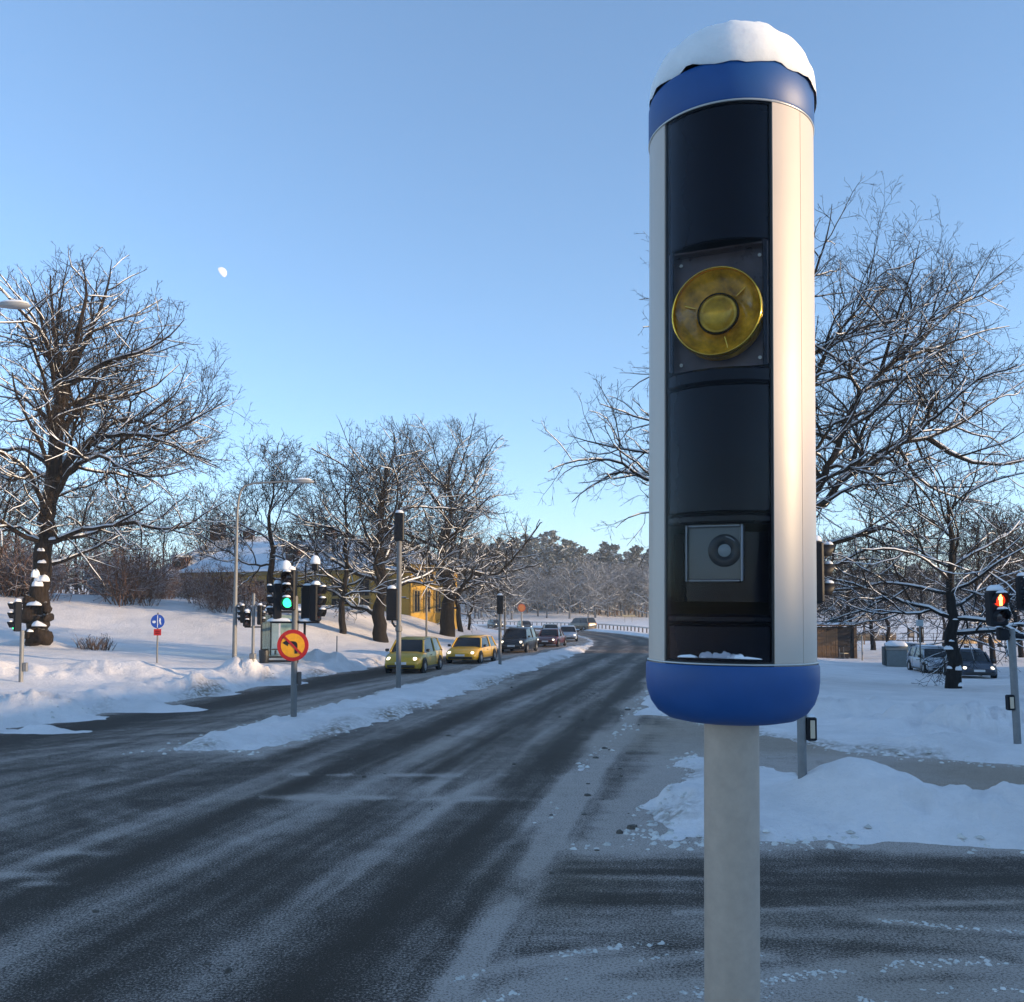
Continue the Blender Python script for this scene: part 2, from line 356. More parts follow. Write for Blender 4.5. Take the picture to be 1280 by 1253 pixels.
# ------------------------------------------------------------------ road sheet
X, Y, F = polar(1.5, 300, 620, 42, 520, 0)
S = road_s(X, Y)
keep = (S[F] < 1.3).any(1) & (X[F] < 60).all(1); F = F[keep]
used = np.unique(F); remap = np.full(len(X), -1); remap[used] = np.arange(len(used)); F = remap[F]; X = X[used]; Y = Y[used]; S = S[used]
Redge = -1.75 + 0.205 * Y
o = X - np.interp(Y, [0, 16.7, 31.8, 46, 60, 74, 88, 102, 116, 132, 150, 170], [-1.75, 1.67, 4.78, 7.7, 10.6, 12.8, 14.2, 14.5, 13.9, 12.1, 9.1, 3.8])   # offset from the painted edge line
def band(v, c, w): return np.exp(-((v - c) / w) ** 2)
wob = 0.35 * (fbm(X, Y, 7.0, 3, 41) - 0.5)
st = fbm((X - 0.205 * Y) * 7.0, Y * 0.55, 2.0, 4, 43)                      # streaks along the road
big = fbm(X, Y, 3.2, 4, 47)
d_out = 0.62 + 0.25 * (big - 0.5) + 0.45 * (st - 0.5)
for c, w, k in [(-0.95, 0.42, 0.48), (-2.65, 0.36, 0.36), (-4.35, 0.40, 0.42), (-6.0, 0.38, 0.36)]: d_out -= k * band(o + wob, c, w)
d_out += 0.08 * band(o + wob, -1.75, 0.3) + 0.14 * band(o + wob, -3.5, 0.35) + 0.10 * band(o + wob, -5.2, 0.3)
d_out = np.where(Y < 12, d_out - 0.10 * sstep(12, 8, Y) * (o < -0.2), d_out)
wear = fbm(X, Y, 0.8, 4, 53)
d_out += band(o, 0.0, 0.07 + 0.004 * Y) * 1.0 * sstep(0.25, 0.6, wear + 0.12) + band(o, 0.1, 0.2) * 0.06
far = sstep(35, 75, Y); d_out = d_out * (1 - 0.3 * far)
# inbound lanes: one clear dark pair of tracks on the outer side
oi = X - np.interp(Y, _iy, _ix)
sti = fbm((X - 0.24 * Y) * 6.0, Y * 0.5, 2.0, 4, 59)
d_in = 0.66 + 0.5 * (sti - 0.5) - 0.62 * band(oi + wob, -1.0, 1.0) + 0.2 * band(oi + wob, 1.4, 0.6)
win = sstep(-0.3, 0.5, -(X - (np.interp(Y, _iy, _ix) + np.interp(Y, _oy, _ox)) / 2)) * sstep(15, 19, Y)
D = d_out * (1 - win) + d_in * win
# junction: swirled half-melted snow on the left, stop lines, patches
lj = sstep(9, 12, Y) * (1 - sstep(22, 27, Y)) * sstep(-3.4, -5.5, X + 0.0) * (o < -5.2)
sw = fbm(np.hypot(X + 4, Y - 13) * 3.0, np.arctan2(Y - 13, X + 4) * 1.5, 1.0, 4, 61)
D = D * (1 - 0.75 * lj) + 0.75 * lj * (0.5 + 0.7 * (sw - 0.5) - 0.5 * band(oi + wob, -1.0, 0.9))
for yy, w in ((13.05, 0.16), (14.9, 0.14)):
    m_ = band(Y + 0.04 * X, yy, w) * (X > -3.6) * (o < 0.1) * sstep(0.30, 0.6, wear + 0.15 * (st > 0.5)); D += 0.55 * m_ * (1 - 0.7 * band(o + wob, -0.95, 0.4))
D += 0.35 * band(Y, 13.9, 0.8) * band(o, -2.2, 0.9) * sstep(0.4, 0.6, st)
for cx, cy, rx, ry in ((-4.9, 9.3, 0.35, 0.12), (-4.5, 9.0, 0.25, 0.1), (-4.9, 10.1, 0.7, 0.15), (-6.6, 15.3, 0.25, 0.8)):
    D += 0.6 * np.exp(-((X - cx) / rx) ** 2 - ((Y - cy) / ry) ** 2) * sstep(0.3, 0.6, wear)
# side road: bare grey strip, rutted snow in front of it
sr = sstep(0.15, 0.5, o); hs = fbm(X * 0.8, Y * 8.0, 2.0, 4, 67); arc = fbm(np.hypot(X - 1.5, Y + 1.0) * 6.0, np.arctan2(X - 1.5, Y + 1.0) * 2.0, 2.2, 4, 71)
d_s = np.interp(Y + 0.3 * (big - 0.5), [5, 6.6, 7.6, 8.3, 8.9, 9.4, 9.9, 10.4, 13], [0.95, 1.0, 0.86, 0.55, 0.34, 0.34, 0.6, 0.95, 0.9]) + 0.7 * (hs - 0.5) * sstep(7.5, 8.5, Y) + 1.5 * (arc - 0.5) * (1 - sstep(7.2, 8.4, Y))
d_s += 0.45 * band(Y + 0.09 * X, 9.35, 0.05) * (X > 0.3) * (X < 2.2) + 0.4 * band(Y - 0.10 * X, 8.0, 0.06) * (X > 1.4)
D = np.where(Y < 13, D * (1 - sr) + d_s * sr, D)
D += 0.6 * sstep(0.3, 1.4, o) * sstep(10, 12, Y)                           # the verge and slip road keep their packed snow
sl_ = np.clip(1 - np.abs(pl_dist(X, Y, [(a, b, 0) for a, b, c in SLIP])) / 1.5, 0, 1) * (o > 0.6) * (Y > 10.5); D -= 0.2 * sl_ * sstep(0.35, 0.6, fbm(X * 0.7, Y * 4, 1.2, 4, 73))
D += 0.55 * sstep(-0.9, 0.1, S + 0.8 * (big - 0.5) + 0.4 * (wear - 0.5)) * (1 - 0.4 * win)
al = np.where(sr > 0.5, fbm(X * 0.25, Y * 2.2, 0.5, 4, 83), fbm((X - 0.205 * Y) * 2.6, Y * 0.12, 0.5, 4, 83)); al2 = np.where(sr > 0.5, fbm(X * 0.5, Y * 4, 0.5, 3, 89), fbm((X - 0.205 * Y) * 6.0, Y * 0.3, 0.5, 3, 89))
D += 0.40 * (al - 0.5) + 0.25 * (al2 - 0.5) + 0.22 * (fbm(X, Y, 0.5, 4, 91) - 0.5)
for pl_, hh_, wd_ in RIDGES: D += 0.55 * np.exp(-(np.maximum(pl_dist(X, Y, pl_), 0) / (wd_ * 1.6)) ** 2) * sstep(0.3, 0.6, wear + 0.1)
D = np.clip(D, 0.0, 1.0)
r_me = np_mesh('road', np.stack([X, Y, np.zeros_like(X)], -1), F)
at_ = r_me.attributes.new('snow', 'FLOAT', 'POINT'); at_.data.foreach_set('value', D.astype(np.float32))
warm = np.clip(sstep(0.45, 0.7, fbm(X, Y, 4.0, 4, 79)) * (0.35 + 0.65 * sr), 0, 1)
at_ = r_me.attributes.new('grit', 'FLOAT', 'POINT'); at_.data.foreach_set('value', warm.astype(np.float32))
def road_mat():
    m = bpy.data.materials.new('asphalt_with_snow'); m.use_nodes = True; n = m.node_tree.nodes; l = m.node_tree.links; b = n['Principled BSDF']
    tc = n.new('ShaderNodeTexCoord')
    def noi(sc, det=6, ro=0.65):
        t = n.new('ShaderNodeTexNoise'); t.inputs['Scale'].default_value = sc; t.inputs['Detail'].default_value = det; t.inputs['Roughness'].default_value = ro; l.new(tc.outputs['Object'], t.inputs['Vector']); return t.outputs[0]
    grain = noi(46, 5, 0.85); fine = noi(90, 3, 0.8); mid = noi(4, 8, 0.7)
    cr = n.new('ShaderNodeValToRGB'); cr.color_ramp.elements[0].position = 0.35; cr.color_ramp.elements[1].position = 0.72
    cr.color_ramp.elements[0].color = (0.018, 0.0132, 0.010, 1); cr.color_ramp.elements[1].color = (0.115, 0.086, 0.064, 1); l.new(fine, cr.inputs[0])
    a = n.new('ShaderNodeAttribute'); a.attribute_name = 'snow'; g = n.new('ShaderNodeAttribute'); g.attribute_name = 'grit'
    def math_(op, x, y, z=None):
        q = n.new('ShaderNodeMath'); q.operation = op
        for i, v in enumerate((x, y, z)):
            if v is None: continue
            if isinstance(v, (int, float)): q.inputs[i].default_value = v
            else: l.new(v, q.inputs[i])
        return q.outputs[0]
    v = math_('MULTIPLY_ADD', math_('SUBTRACT', grain, 0.5), 4.2, a.outputs['Fac'])
    v = math_('MULTIPLY_ADD', math_('SUBTRACT', mid, 0.5), 0.6, v)
    mr = n.new('ShaderNodeMapRange'); mr.interpolation_type = 'SMOOTHSTEP'; mr.inputs[1].default_value = 0.30; mr.inputs[2].default_value = 1.15; mr.inputs[4].default_value = 0.92; l.new(v, mr.inputs[0])
    gm = n.new('ShaderNodeMix'); gm.data_type = 'RGBA'; l.new(math_('MULTIPLY', g.outputs['Fac'], 0.55), gm.inputs[0]); gm.inputs[6].default_value = (0.60, 0.505, 0.44, 1); gm.inputs[7].default_value = (0.38, 0.29, 0.20, 1)
    ga = n.new('ShaderNodeMix'); ga.data_type = 'RGBA'; l.new(math_('MULTIPLY', g.outputs['Fac'], 0.4), ga.inputs[0]); l.new(cr.outputs[0], ga.inputs[6]); ga.inputs[7].default_value = (0.085, 0.072, 0.055, 1)
    mx = n.new('ShaderNodeMix'); mx.data_type = 'RGBA'; l.new(mr.outputs[0], mx.inputs[0]); l.new(ga.outputs[2], mx.inputs[6]); l.new(gm.outputs[2], mx.inputs[7]); l.new(mx.outputs[2], b.inputs['Base Color'])
    rr = n.new('ShaderNodeMapRange'); rr.inputs[3].default_value = 0.62; rr.inputs[4].default_value = 0.9; l.new(mr.outputs[0], rr.inputs[0]); l.new(rr.outputs[0], b.inputs['Roughness'])
    b.inputs['Specular IOR Level'].default_value = 0.08
    bp = n.new('ShaderNodeBump'); bp.inputs['Strength'].default_value = 0.7; bp.inputs['Distance'].default_value = 0.015; l.new(math_('ADD', fine, math_('MULTIPLY', grain, 1.5)), bp.inputs['Height']); l.new(bp.outputs[0], b.inputs['Normal'])
    return m
tag(link('road', r_me, road_mat()), kind='structure')
# loose clods of slush dropped by cars
mb = MB(); rr_ = random.Random(3)
clods = [(785, 888, .07), (440, 950, .04), (643, 956, .035), (745, 948, .04), (756, 936, .04), (790, 1036, .05), (735, 995, .04), (455, 972, .03), (700, 897, .04), (742, 868, .04), (512, 918, .04), (1012, 868, .03), (690, 1092, .02), (120, 1140, .02), (330, 1140, .03), (400, 1135, .025), (285, 1215, .03), (775, 1042, .045), (640, 860, .05), (560, 920, .03)]
for i in range(60): clods.append((rr_.uniform(0, 860), 1253 - 380 * rr_.random() ** 0.6, 0.004 + 0.016 * rr_.random() ** 3))
for i in range(26): clods.append((rr_.uniform(700, 880), rr_.uniform(900, 1050), .006 + .022 * rr_.random() ** 2))
for px, py, r in clods:
    x, y, z = ray(px, py); k = -EYE / z
    mb.lump((x * k, y * k, 0.0), (r * rr_.uniform(2, 4), r * rr_.uniform(1.6, 3), r * rr_.uniform(.6, 1.2)), seed=int(px), nu=6, nv=2, amp=0.35, sq=2.0, under=0.01)
tag(mb.build('slush_clods', mat('dirty_slush', (0.10, 0.085, 0.07), 0.9, noise=(20, 0.5)), smooth=True), 'dark frozen slush clods scattered over the road', 'slush', kind='stuff')

# crumbs of snow along the ploughed edges
rc_ = np.random.RandomState(5); n_ = 60000; rr0 = np.exp(rc_.uniform(math.log(6.5), math.log(60), n_)); aa = np.radians(rc_.uniform(-34, 34, n_)); cx = rr0 * np.sin(aa); cy = rr0 * np.cos(aa)
s_ = road_s(cx, cy); nb = fbm(cx, cy, 1.3, 3, 97); pick = (np.abs(s_ + 0.05) < 0.35 * rc_.rand(n_) + 0.05) & (nb > 0.42); cx = cx[pick][:4200]; cy = cy[pick][:4200]; n_edge = len(cx) 
for pl_, hh_, wd_ in RIDGES:
    P = np.array([(a, c) for a, c, _ in pl_]); sl = np.concatenate([[0], np.cumsum(np.hypot(*np.diff(P, axis=0).T))]); m_ = int(sl[-1] * 170); t_ = rc_.uniform(0, sl[-1], m_)
    ex = np.interp(t_, sl, P[:, 0]) + rc_.normal(0, wd_ * 0.45, m_); ey = np.interp(t_, sl, P[:, 1]) + rc_.normal(0, wd_ * 0.45, m_); ok = fbm(ex, ey, 0.5, 3, 101) > 0.45
    cx = np.concatenate([cx, ex[ok]]); cy = np.concatenate([cy, ey[ok]])
hz = np.maximum(H(cx, cy)[0], 0)
V0 = np.array([(1, 0, 0), (0.3, 0.9, 0), (-0.8, 0.6, 0), (-0.8, -0.6, 0), (0.3, -0.9, 0), (0.35, 0.2, 0.8), (-0.4, 0.1, 0.9)]); F0 = np.array([(0, 1, 5), (1, 2, 6), (1, 6, 5), (2, 3, 6), (3, 4, 6), (4, 5, 6), (4, 0, 5)])
Vs = []; Fs = []
for i in range(len(cx)):
    r = (0.012 + 0.055 * rc_.rand() ** 3) if i < n_edge else (0.006 + 0.026 * rc_.rand() ** 3); a = rc_.uniform(0, 6.28); c, s1 = math.cos(a), math.sin(a); v = V0 * r * rc_.uniform(0.7, 1.3, (7, 3)) * np.array((1, 1, 0.6)); Vs.append(np.stack([cx[i] + v[:, 0] * c - v[:, 1] * s1, cy[i] + v[:, 0] * s1 + v[:, 1] * c, hz[i] - 0.005 + v[:, 2]], -1)); Fs.append(F0 + 7 * i)
tag(link('snow_crumbs', np_mesh('snow_crumbs', np.concatenate(Vs), np.concatenate(Fs), smooth=False), mat('crumb_snow', (0.62, 0.59, 0.54), 0.9, noise=(1.5, 0.35))), 'crumbled snow lumps along the ploughed road edges', 'snow', kind='stuff')
# ------------------------------------------------------------------ bare trees
BARK = bark_mat('bark_dark', (0.019, 0.016, 0.0145), 0.75, 1.05, 0.55)
BARK2 = bark_mat('bark_brown', (0.026, 0.019, 0.0155), 0.78, 1.05, 0.5)
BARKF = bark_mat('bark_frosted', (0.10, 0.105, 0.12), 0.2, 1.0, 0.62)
SNOWB = mat('branch_snow', (0.78, 0.79, 0.82), 0.85, noise=(2.0, 0.06), spec=0.2)

def tubes(polys, k):
    """polys: list of (pts, radii) -> V, F arrays of k-sided tubes"""
    if not polys: return None
    P = np.array([p for a, _ in polys for p in a], float); R = np.array([r for _, b in polys for r in b], float)
    L = np.array([len(a) for a, _ in polys]); st = np.concatenate([[0], np.cumsum(L)[:-1]]); en = st + L - 1
    n = len(P); nx = np.minimum(np.arange(n) + 1, np.repeat(en, L)); pv = np.maximum(np.arange(n) - 1, np.repeat(st, L))
    T = P[nx] - P[pv]; T /= np.maximum(np.linalg.norm(T, axis=1, keepdims=True), 1e-9)
    A = np.array([0.31, 0.93, 0.17]); A /= np.linalg.norm(A); Uv = np.cross(T, A); nn = np.linalg.norm(Uv, axis=1, keepdims=True)
    Uv = np.where(nn < 0.05, np.array([[1.0, 0, 0]]), Uv / np.maximum(nn, 1e-6)); Wv = np.cross(T, Uv)
    an = 2 * np.pi * np.arange(k) / k
    V = P[:, None, :] + R[:, None, None] * (np.cos(an)[None, :, None] * Uv[:, None, :] + np.sin(an)[None, :, None] * Wv[:, None, :])
    idx = np.setdiff1d(np.arange(n), en); j = np.arange(k); j2 = (j + 1) % k
    F = np.stack([idx[:, None] * k + j, idx[:, None] * k + j2, (idx[:, None] + 1) * k + j2, (idx[:, None] + 1) * k + j], -1).reshape(-1, 4)
    return V.reshape(-1, 3), F
def merge(parts):
    vs = []; fs = []; b = 0
    for q in parts:
        if q is None: continue
        vs.append(q[0]); fs.append(q[1] + b); b += len(q[0])
    return np.concatenate(vs), np.concatenate(fs)

class Grow:
    def __init__(s, seed, maxl=5, seg=(0.5, 0.5, 0.45, 0.4, 0.36, 0.3), wander=(0.05, 0.14, 0.17, 0.2, 0.22, 0.22), up=(0.0, 0.05, 0.05, 0.05, 0.06, 0.05),
                 dens=(0, 1.5, 2.4, 3.6, 5.0, 0), ratio=(0.5, 0.52, 0.50, 0.46, 0.42, 0.3), ang=(50, 48, 46, 44, 42, 40), env=None, rmin=0.006, maxseg=60000):
        s.r = random.Random(seed); s.maxl = maxl; s.seg = seg; s.w = wander; s.up = up; s.dens = dens; s.ratio = ratio; s.ang = ang; s.env = env; s.rmin = rmin
        s.polys = []; s.maxseg = maxseg; s.nseg = 0
    def inside(s, p):
        if not s.env: return True
        (cx, cy, cz), (rx, ry, rz) = s.env
        return ((p[0] - cx) / rx) ** 2 + ((p[1] - cy) / ry) ** 2 + ((p[2] - cz) / rz) ** 2 < 1.0
    def children(s, pts, rs, L, lv, t0=0.15):
        if lv >= s.maxl: return
        r = s.r; n = s.dens[lv] * L; n = int(n) + (r.random() < n % 1); m = len(pts) - 1; side = r.uniform(0, 6.28)
        for i in range(n):
            t = t0 + (1 - t0) * (i + r.random()) / n; f = t * m; a = min(int(f), m - 1); q = f - a
            p = [pts[a][c] + (pts[a + 1][c] - pts[a][c]) * q for c in range(3)]; d = [pts[a + 1][c] - pts[a][c] for c in range(3)]
            rr = rs[a] + (rs[a + 1] - rs[a]) * q
            side += 2.4 + r.uniform(-0.7, 0.7)
            cl = L * s.ratio[lv] * (1.15 - 0.75 * t) * r.uniform(0.6, 1.25)
            s.branch(p, s.dev(d, rad(s.ang[lv] * r.uniform(0.7, 1.3)), side), cl, max(s.rmin, min(rr * 0.7, 0.014 * cl + 0.005)), lv + 1)
    def dev(s, d, a, az):
        D = Vector(d).normalized(); u = D.orthogonal().normalized(); w = D.cross(u)
        return D * math.cos(a) + (u * math.cos(az) + w * math.sin(az)) * math.sin(a)
    def branch(s, p, d, L, r0, lv, t0=0.15):
        if s.nseg > s.maxseg: return
        r = s.r; n = max(1 if lv >= 5 else 2, int(L / s.seg[lv] + 0.5)); st = L / n; pts = [tuple(p)]; rs = [r0]; dx, dy, dz = d[0], d[1], d[2]; w = s.w[lv]; x, y, z = p
        k = math.sqrt(dx * dx + dy * dy + dz * dz) or 1; dx /= k; dy /= k; dz /= k
        for i in range(n):
            dx += r.gauss(0, w); dy += r.gauss(0, w); dz += r.gauss(0, w) + s.up[lv]
            k = math.sqrt(dx * dx + dy * dy + dz * dz); dx /= k; dy /= k; dz /= k
            x += dx * st; y += dy * st; z += dz * st
            pts.append((x, y, z)); rs.append(max(s.rmin * 0.7, r0 * (1 - 0.72 * (i + 1) / n)))
            if not s.inside((x, y, z)): break
        if len(pts) < 2: return
        s.nseg += len(pts); s.polys.append((pts, rs, lv)); s.children(pts, rs, L * (len(pts) - 1) / n, lv, t0)
    def limb(s, ctrl, r0, r1, lv=1, kids=True, t0=0.15):
        """a limb along given control points (world), smoothed and roughened"""
        C = [Vector(c) for c in ctrl]; C = [C[0] * 2 - C[1]] + C + [C[-1] * 2 - C[-2]]; pts = []
        for i in range(1, len(C) - 2):
            m = max(2, int((C[i + 1] - C[i]).length / 0.45))
            for j in range(m):
                t = j / m; a, b, c, e = C[i - 1], C[i], C[i + 1], C[i + 2]
                pts.append(0.5 * ((2 * b) + (c - a) * t + (2 * a - 5 * b + 4 * c - e) * t * t + (3 * b - a - 3 * c + e) * t ** 3))
        pts.append(C[-2]); n = len(pts); rs = [r0 + (r1 - r0) * (i / (n - 1)) ** 0.8 for i in range(n)]
        pts = [tuple(p + Vector((s.r.gauss(0, 1), s.r.gauss(0, 1), s.r.gauss(0, 1))) * min(0.05, rs[i] * 0.35) * (0 < i)) for i, p in enumerate(pts)]
        s.nseg += n; s.polys.append((pts, rs, lv)); L = sum((Vector(pts[i + 1]) - Vector(pts[i])).length for i in range(n - 1))
        if kids: s.children(pts, rs, L, lv, t0)
        return pts, rs
    def meshes(s, base, name, snow_lv=3, snow_min=0.018):
        big = [(a, b) for a, b, l in s.polys if b[0] > 0.09]; mid = [(a, b) for a, b, l in s.polys if 0.025 < b[0] <= 0.09]; sm = [(a, b) for a, b, l in s.polys if b[0] <= 0.025]
        trunk = tubes([(a, b) for a, b, l in s.polys if l == 0], 10)
        big = [(a, b) for a, b, l in s.polys if l > 0 and b[0] > 0.09]
        mid = [(a, b) for a, b, l in s.polys if l > 0 and 0.025 < b[0] <= 0.09]; sm = [(a, b) for a, b, l in s.polys if l > 0 and b[0] <= 0.025]
        crown = merge([tubes(big, 7), tubes(mid, 5), tubes(sm, 3)])
        sn = []
        for a, b, l in s.polys:
            if l == 0 or l > snow_lv or b[0] < snow_min: continue
            run = []
            for i in range(len(a) - 1):
                dx, dy, dz = (a[i + 1][c] - a[i][c] for c in range(3)); h = math.hypot(dx, dy) / (math.sqrt(dx * dx + dy * dy + dz * dz) + 1e-9)
                ok = h > 0.55 and s.r.random() < 0.95
                if ok:
                    rr = b[i]; e = 0.016 + rr * 0.34
                    if not run: run = [((a[i][0], a[i][1], a[i][2] + rr * 0.5), rr * 0.35)]
                    rj = b[i + 1]; run.append(((a[i + 1][0], a[i + 1][1], a[i + 1][2] + rj * 0.62 + e * 0.5), rj * 0.62 + e * 0.45 * s.r.uniform(0.6, 1.2)))
                if (not ok or i == len(a) - 2) and run:
                    if len(run) > 1:
                        run[-1] = (run[-1][0], run[-1][1] * 0.5); sn.append(([q for q, _ in run], [q for _, q in run]))
                    run = []
        snow = tubes(sn, 5) if sn else None
        bs = np.array(base)
        out = []
        for nm, q in (('trunk', trunk), ('crown', crown), ('branch_snow', snow)):
            if q is None: continue
            out.append((nm, np_mesh(name + '_' + nm, q[0] - bs, q[1])))
        return out
def plant(name, label, cat, G, base, bark, group=None, **kw):
    t = thing(name, label, cat, base, group=group)
    for nm, me in G.meshes(base, name, **kw):
        o = link(nm, me, SNOWB if nm == 'branch_snow' else bark, t)
        if nm == 'branch_snow': o['kind'] = 'stuff'
    print(name, G.nseg, sum(len(c.data.polygons) for c in t.children))
    return t
def pxl(G, d, pts, spread=0.0):
    """picture points -> world points round depth d, drifting in depth so the limb has a direction of its own"""
    n = len(pts); e = G.r.uniform(-1, 1) * spread
    return [at(p[0], p[1], d + (p[2] if len(p) > 2 else e * i / max(1, n - 1))) for i, p in enumerate(pts)]

from mathutils import noise as mnoise
# --- the great lime tree on the left
LT = hit(47, 804); dL = LT.y
G = Grow(11, maxl=5, ratio=(0.5, 0.52, 0.52, 0.55, 0.6, 0.3), dens=(0, 1.8, 2.7, 3.9, 4.2, 0), up=(0, 0.03, 0.06, 0.10, 0.13, 0.12), env=((LT.x - 1.0, dL, LT.z + 8.2), (13.0, 9.0, 15.0)), maxseg=200000, rmin=0.009)
k_ = dL / 1150.0
trunk_px = [(47, 806, 0), (46, 790, 0), (50, 740, 0), (55, 690, 0), (60, 640, 0), (66, 590, 0), (72, 530, 0), (79, 478, 0)]
G.limb([at(a, b, dL) - Vector((0, 0, 0.3 if i == 0 else 0)) for i, (a, b, c) in enumerate(trunk_px)], 13 * k_, 7.5 * k_, lv=0, kids=False)
for pts, r in [([(79, 478), (90, 440), (98, 418), (108, 369), (102, 325)], 6.0), ([(79, 478), (95, 450), (118, 404), (135, 357), (140, 325)], 5.5), ([(78, 482), (95, 475), (135, 452), (172, 442), (212, 420), (230, 400)], 4.2),
               ([(72, 530), (85, 507), (115, 498), (155, 497), (195, 481), (225, 455)], 3.8), ([(62, 618), (77, 590), (112, 553), (144, 527), (178, 527), (207, 541), (244, 524), (268, 490)], 5.2), ([(104, 560), (130, 547), (161, 544), (207, 543), (250, 520), (285, 500)], 3.4),
               ([(61, 630), (80, 600), (98, 581), (126, 570), (155, 587), (198, 596), (240, 585)], 4.2), ([(76, 485), (57, 441), (37, 424), (0, 415)], 4.0), ([(78, 478), (62, 440), (52, 400), (35, 345)], 4.2), ([(64, 585), (32, 561), (0, 563), (-40, 545)], 4.0),
               ([(58, 676), (71, 676), (105, 663), (142, 657), (169, 642), (200, 622)], 4.2), ([(142, 657), (169, 653), (190, 660), (229, 659), (255, 643), (285, 625)], 3.0), ([(56, 705), (75, 703), (105, 692), (137, 674), (165, 645)], 3.2),
               ([(55, 690), (47, 679), (26, 659), (0, 664), (-40, 650)], 3.2), ([(64, 600), (40, 590), (15, 600), (-30, 580)], 3.2), ([(80, 478), (70, 430), (75, 380), (85, 325)], 3.6), ([(70, 540), (45, 510), (20, 490), (-30, 470)], 3.5), ([(70, 540), (90, 520), (130, 470), (160, 420), (175, 380)], 3.2)]:
    G.limb(pxl(G, dL, pts, 2.6), r * k_, 0.4 * k_, 1)
for i in range(11):                                                    # limbs towards and away from the road
    h = 5.0 + 1.0 * i; az = (1.57 if i % 2 else -1.57) + G.r.uniform(-0.7, 0.7); p = at(*[(57, 680), (60, 640), (64, 600), (70, 550), (75, 510), (79, 478)][min(5, i // 2)], dL)
    G.branch(p, (math.cos(az), math.sin(az), 0.25 + 0.1 * i), G.r.uniform(5, 7.5), 3.2 * k_, 1)
lt = plant('lime_tree', 'tallest bare lime tree with burred snow-flecked trunk beside the green-lit traffic light', 'tree', G, LT, BARK2)
mb = MB()
for (px, py, rx, rz, sd) in [(38, 768, 15, 12, 1), (52, 778, 12, 10, 2), (50, 796, 15, 13, 3), (36, 752, 8, 9, 4), (58, 760, 7, 8, 5), (40, 790, 10, 9, 6), (60, 772, 6, 6, 8)]:
    p = at(px, py, dL - 0.35) - LT; q = len(mb.v); nu_, nv_ = 12, 8; vs = []; fs = []
    for i in range(nv_ + 1):
        for j in range(nu_):
            th = math.pi * i / nv_; a_ = 2 * math.pi * j / nu_; v = Vector((math.sin(th) * math.cos(a_), math.sin(th) * math.sin(a_), math.cos(th)))
            kk = 0.8 + 0.5 * mnoise.noise(v * 1.4 + Vector((sd * 3.3, 0, 0))) + 0.3 * mnoise.noise(v * 3.5 + Vector((sd, 5, 0))); vs.append((p.x + v.x * rx * k_ * kk, p.y + v.y * 0.45 * kk, p.z + v.z * rz * k_ * 1.15 * kk))
    for i in range(nv_):
        for j in range(nu_): fs.append((i * nu_ + j, i * nu_ + (j + 1) % nu_, (i + 1) * nu_ + (j + 1) % nu_, (i + 1) * nu_ + j))
    mb.add(vs, fs)
mb.build('burr', BARK2, lt, smooth='all')['kind'] = 'stuff'
mb = MB()
for (px, py, w, h, sd) in [(52, 727, 17, 9, 1), (46, 733, 12, 8, 2), (43, 757, 20, 6, 3), (52, 783, 18, 6, 4), (44, 722, 8, 9, 5), (52, 704, 8, 4, 6), (38, 790, 8, 4, 9), (51, 689, 7, 4, 11)]:
    p = at(px, py, dL - 0.75 if py > 740 else dL - 0.55) - LT; mb.lump(p, (w * k_, 0.35, h * k_ * 0.8), seed=sd, amp=0.55, sq=2.2)
mb.build('trunk_snow', SNOWB, lt, smooth='all')['kind'] = 'stuff'

# --- the great oak behind the camera box: trunk at px 935
OK_ = Vector((10.0, 38.0, 0)); OK_.z = gz(10.0, 38.0); dO = 38.0; k_ = dO / 1150.0; cx0 = 640 + 10.0 / k_
G = Grow(23, maxl=5, ratio=(0.5, 0.5, 0.52, 0.55, 0.55, 0.3), dens=(0, 1.3, 2.1, 3.0, 3.0, 0), wander=(0.05, 0.16, 0.2, 0.23, 0.25, 0.25), up=(0, 0.02, 0.03, 0.05, 0.06, 0.05), maxseg=200000, rmin=0.008, env=((12.0, 38, 10.5), (13.5, 10, 11.5)))
G.limb([OK_ - Vector((0, 0, 0.4)), OK_ + Vector((0.05, 0, 1.5)), OK_ + Vector((0.1, 0, 3.2)), OK_ + Vector((0.3, 0, 5.0)), OK_ + Vector((0.4, 0, 7.5)), OK_ + Vector((0.2, 0.2, 10.5))], 0.55, 0.30, lv=0, kids=False)
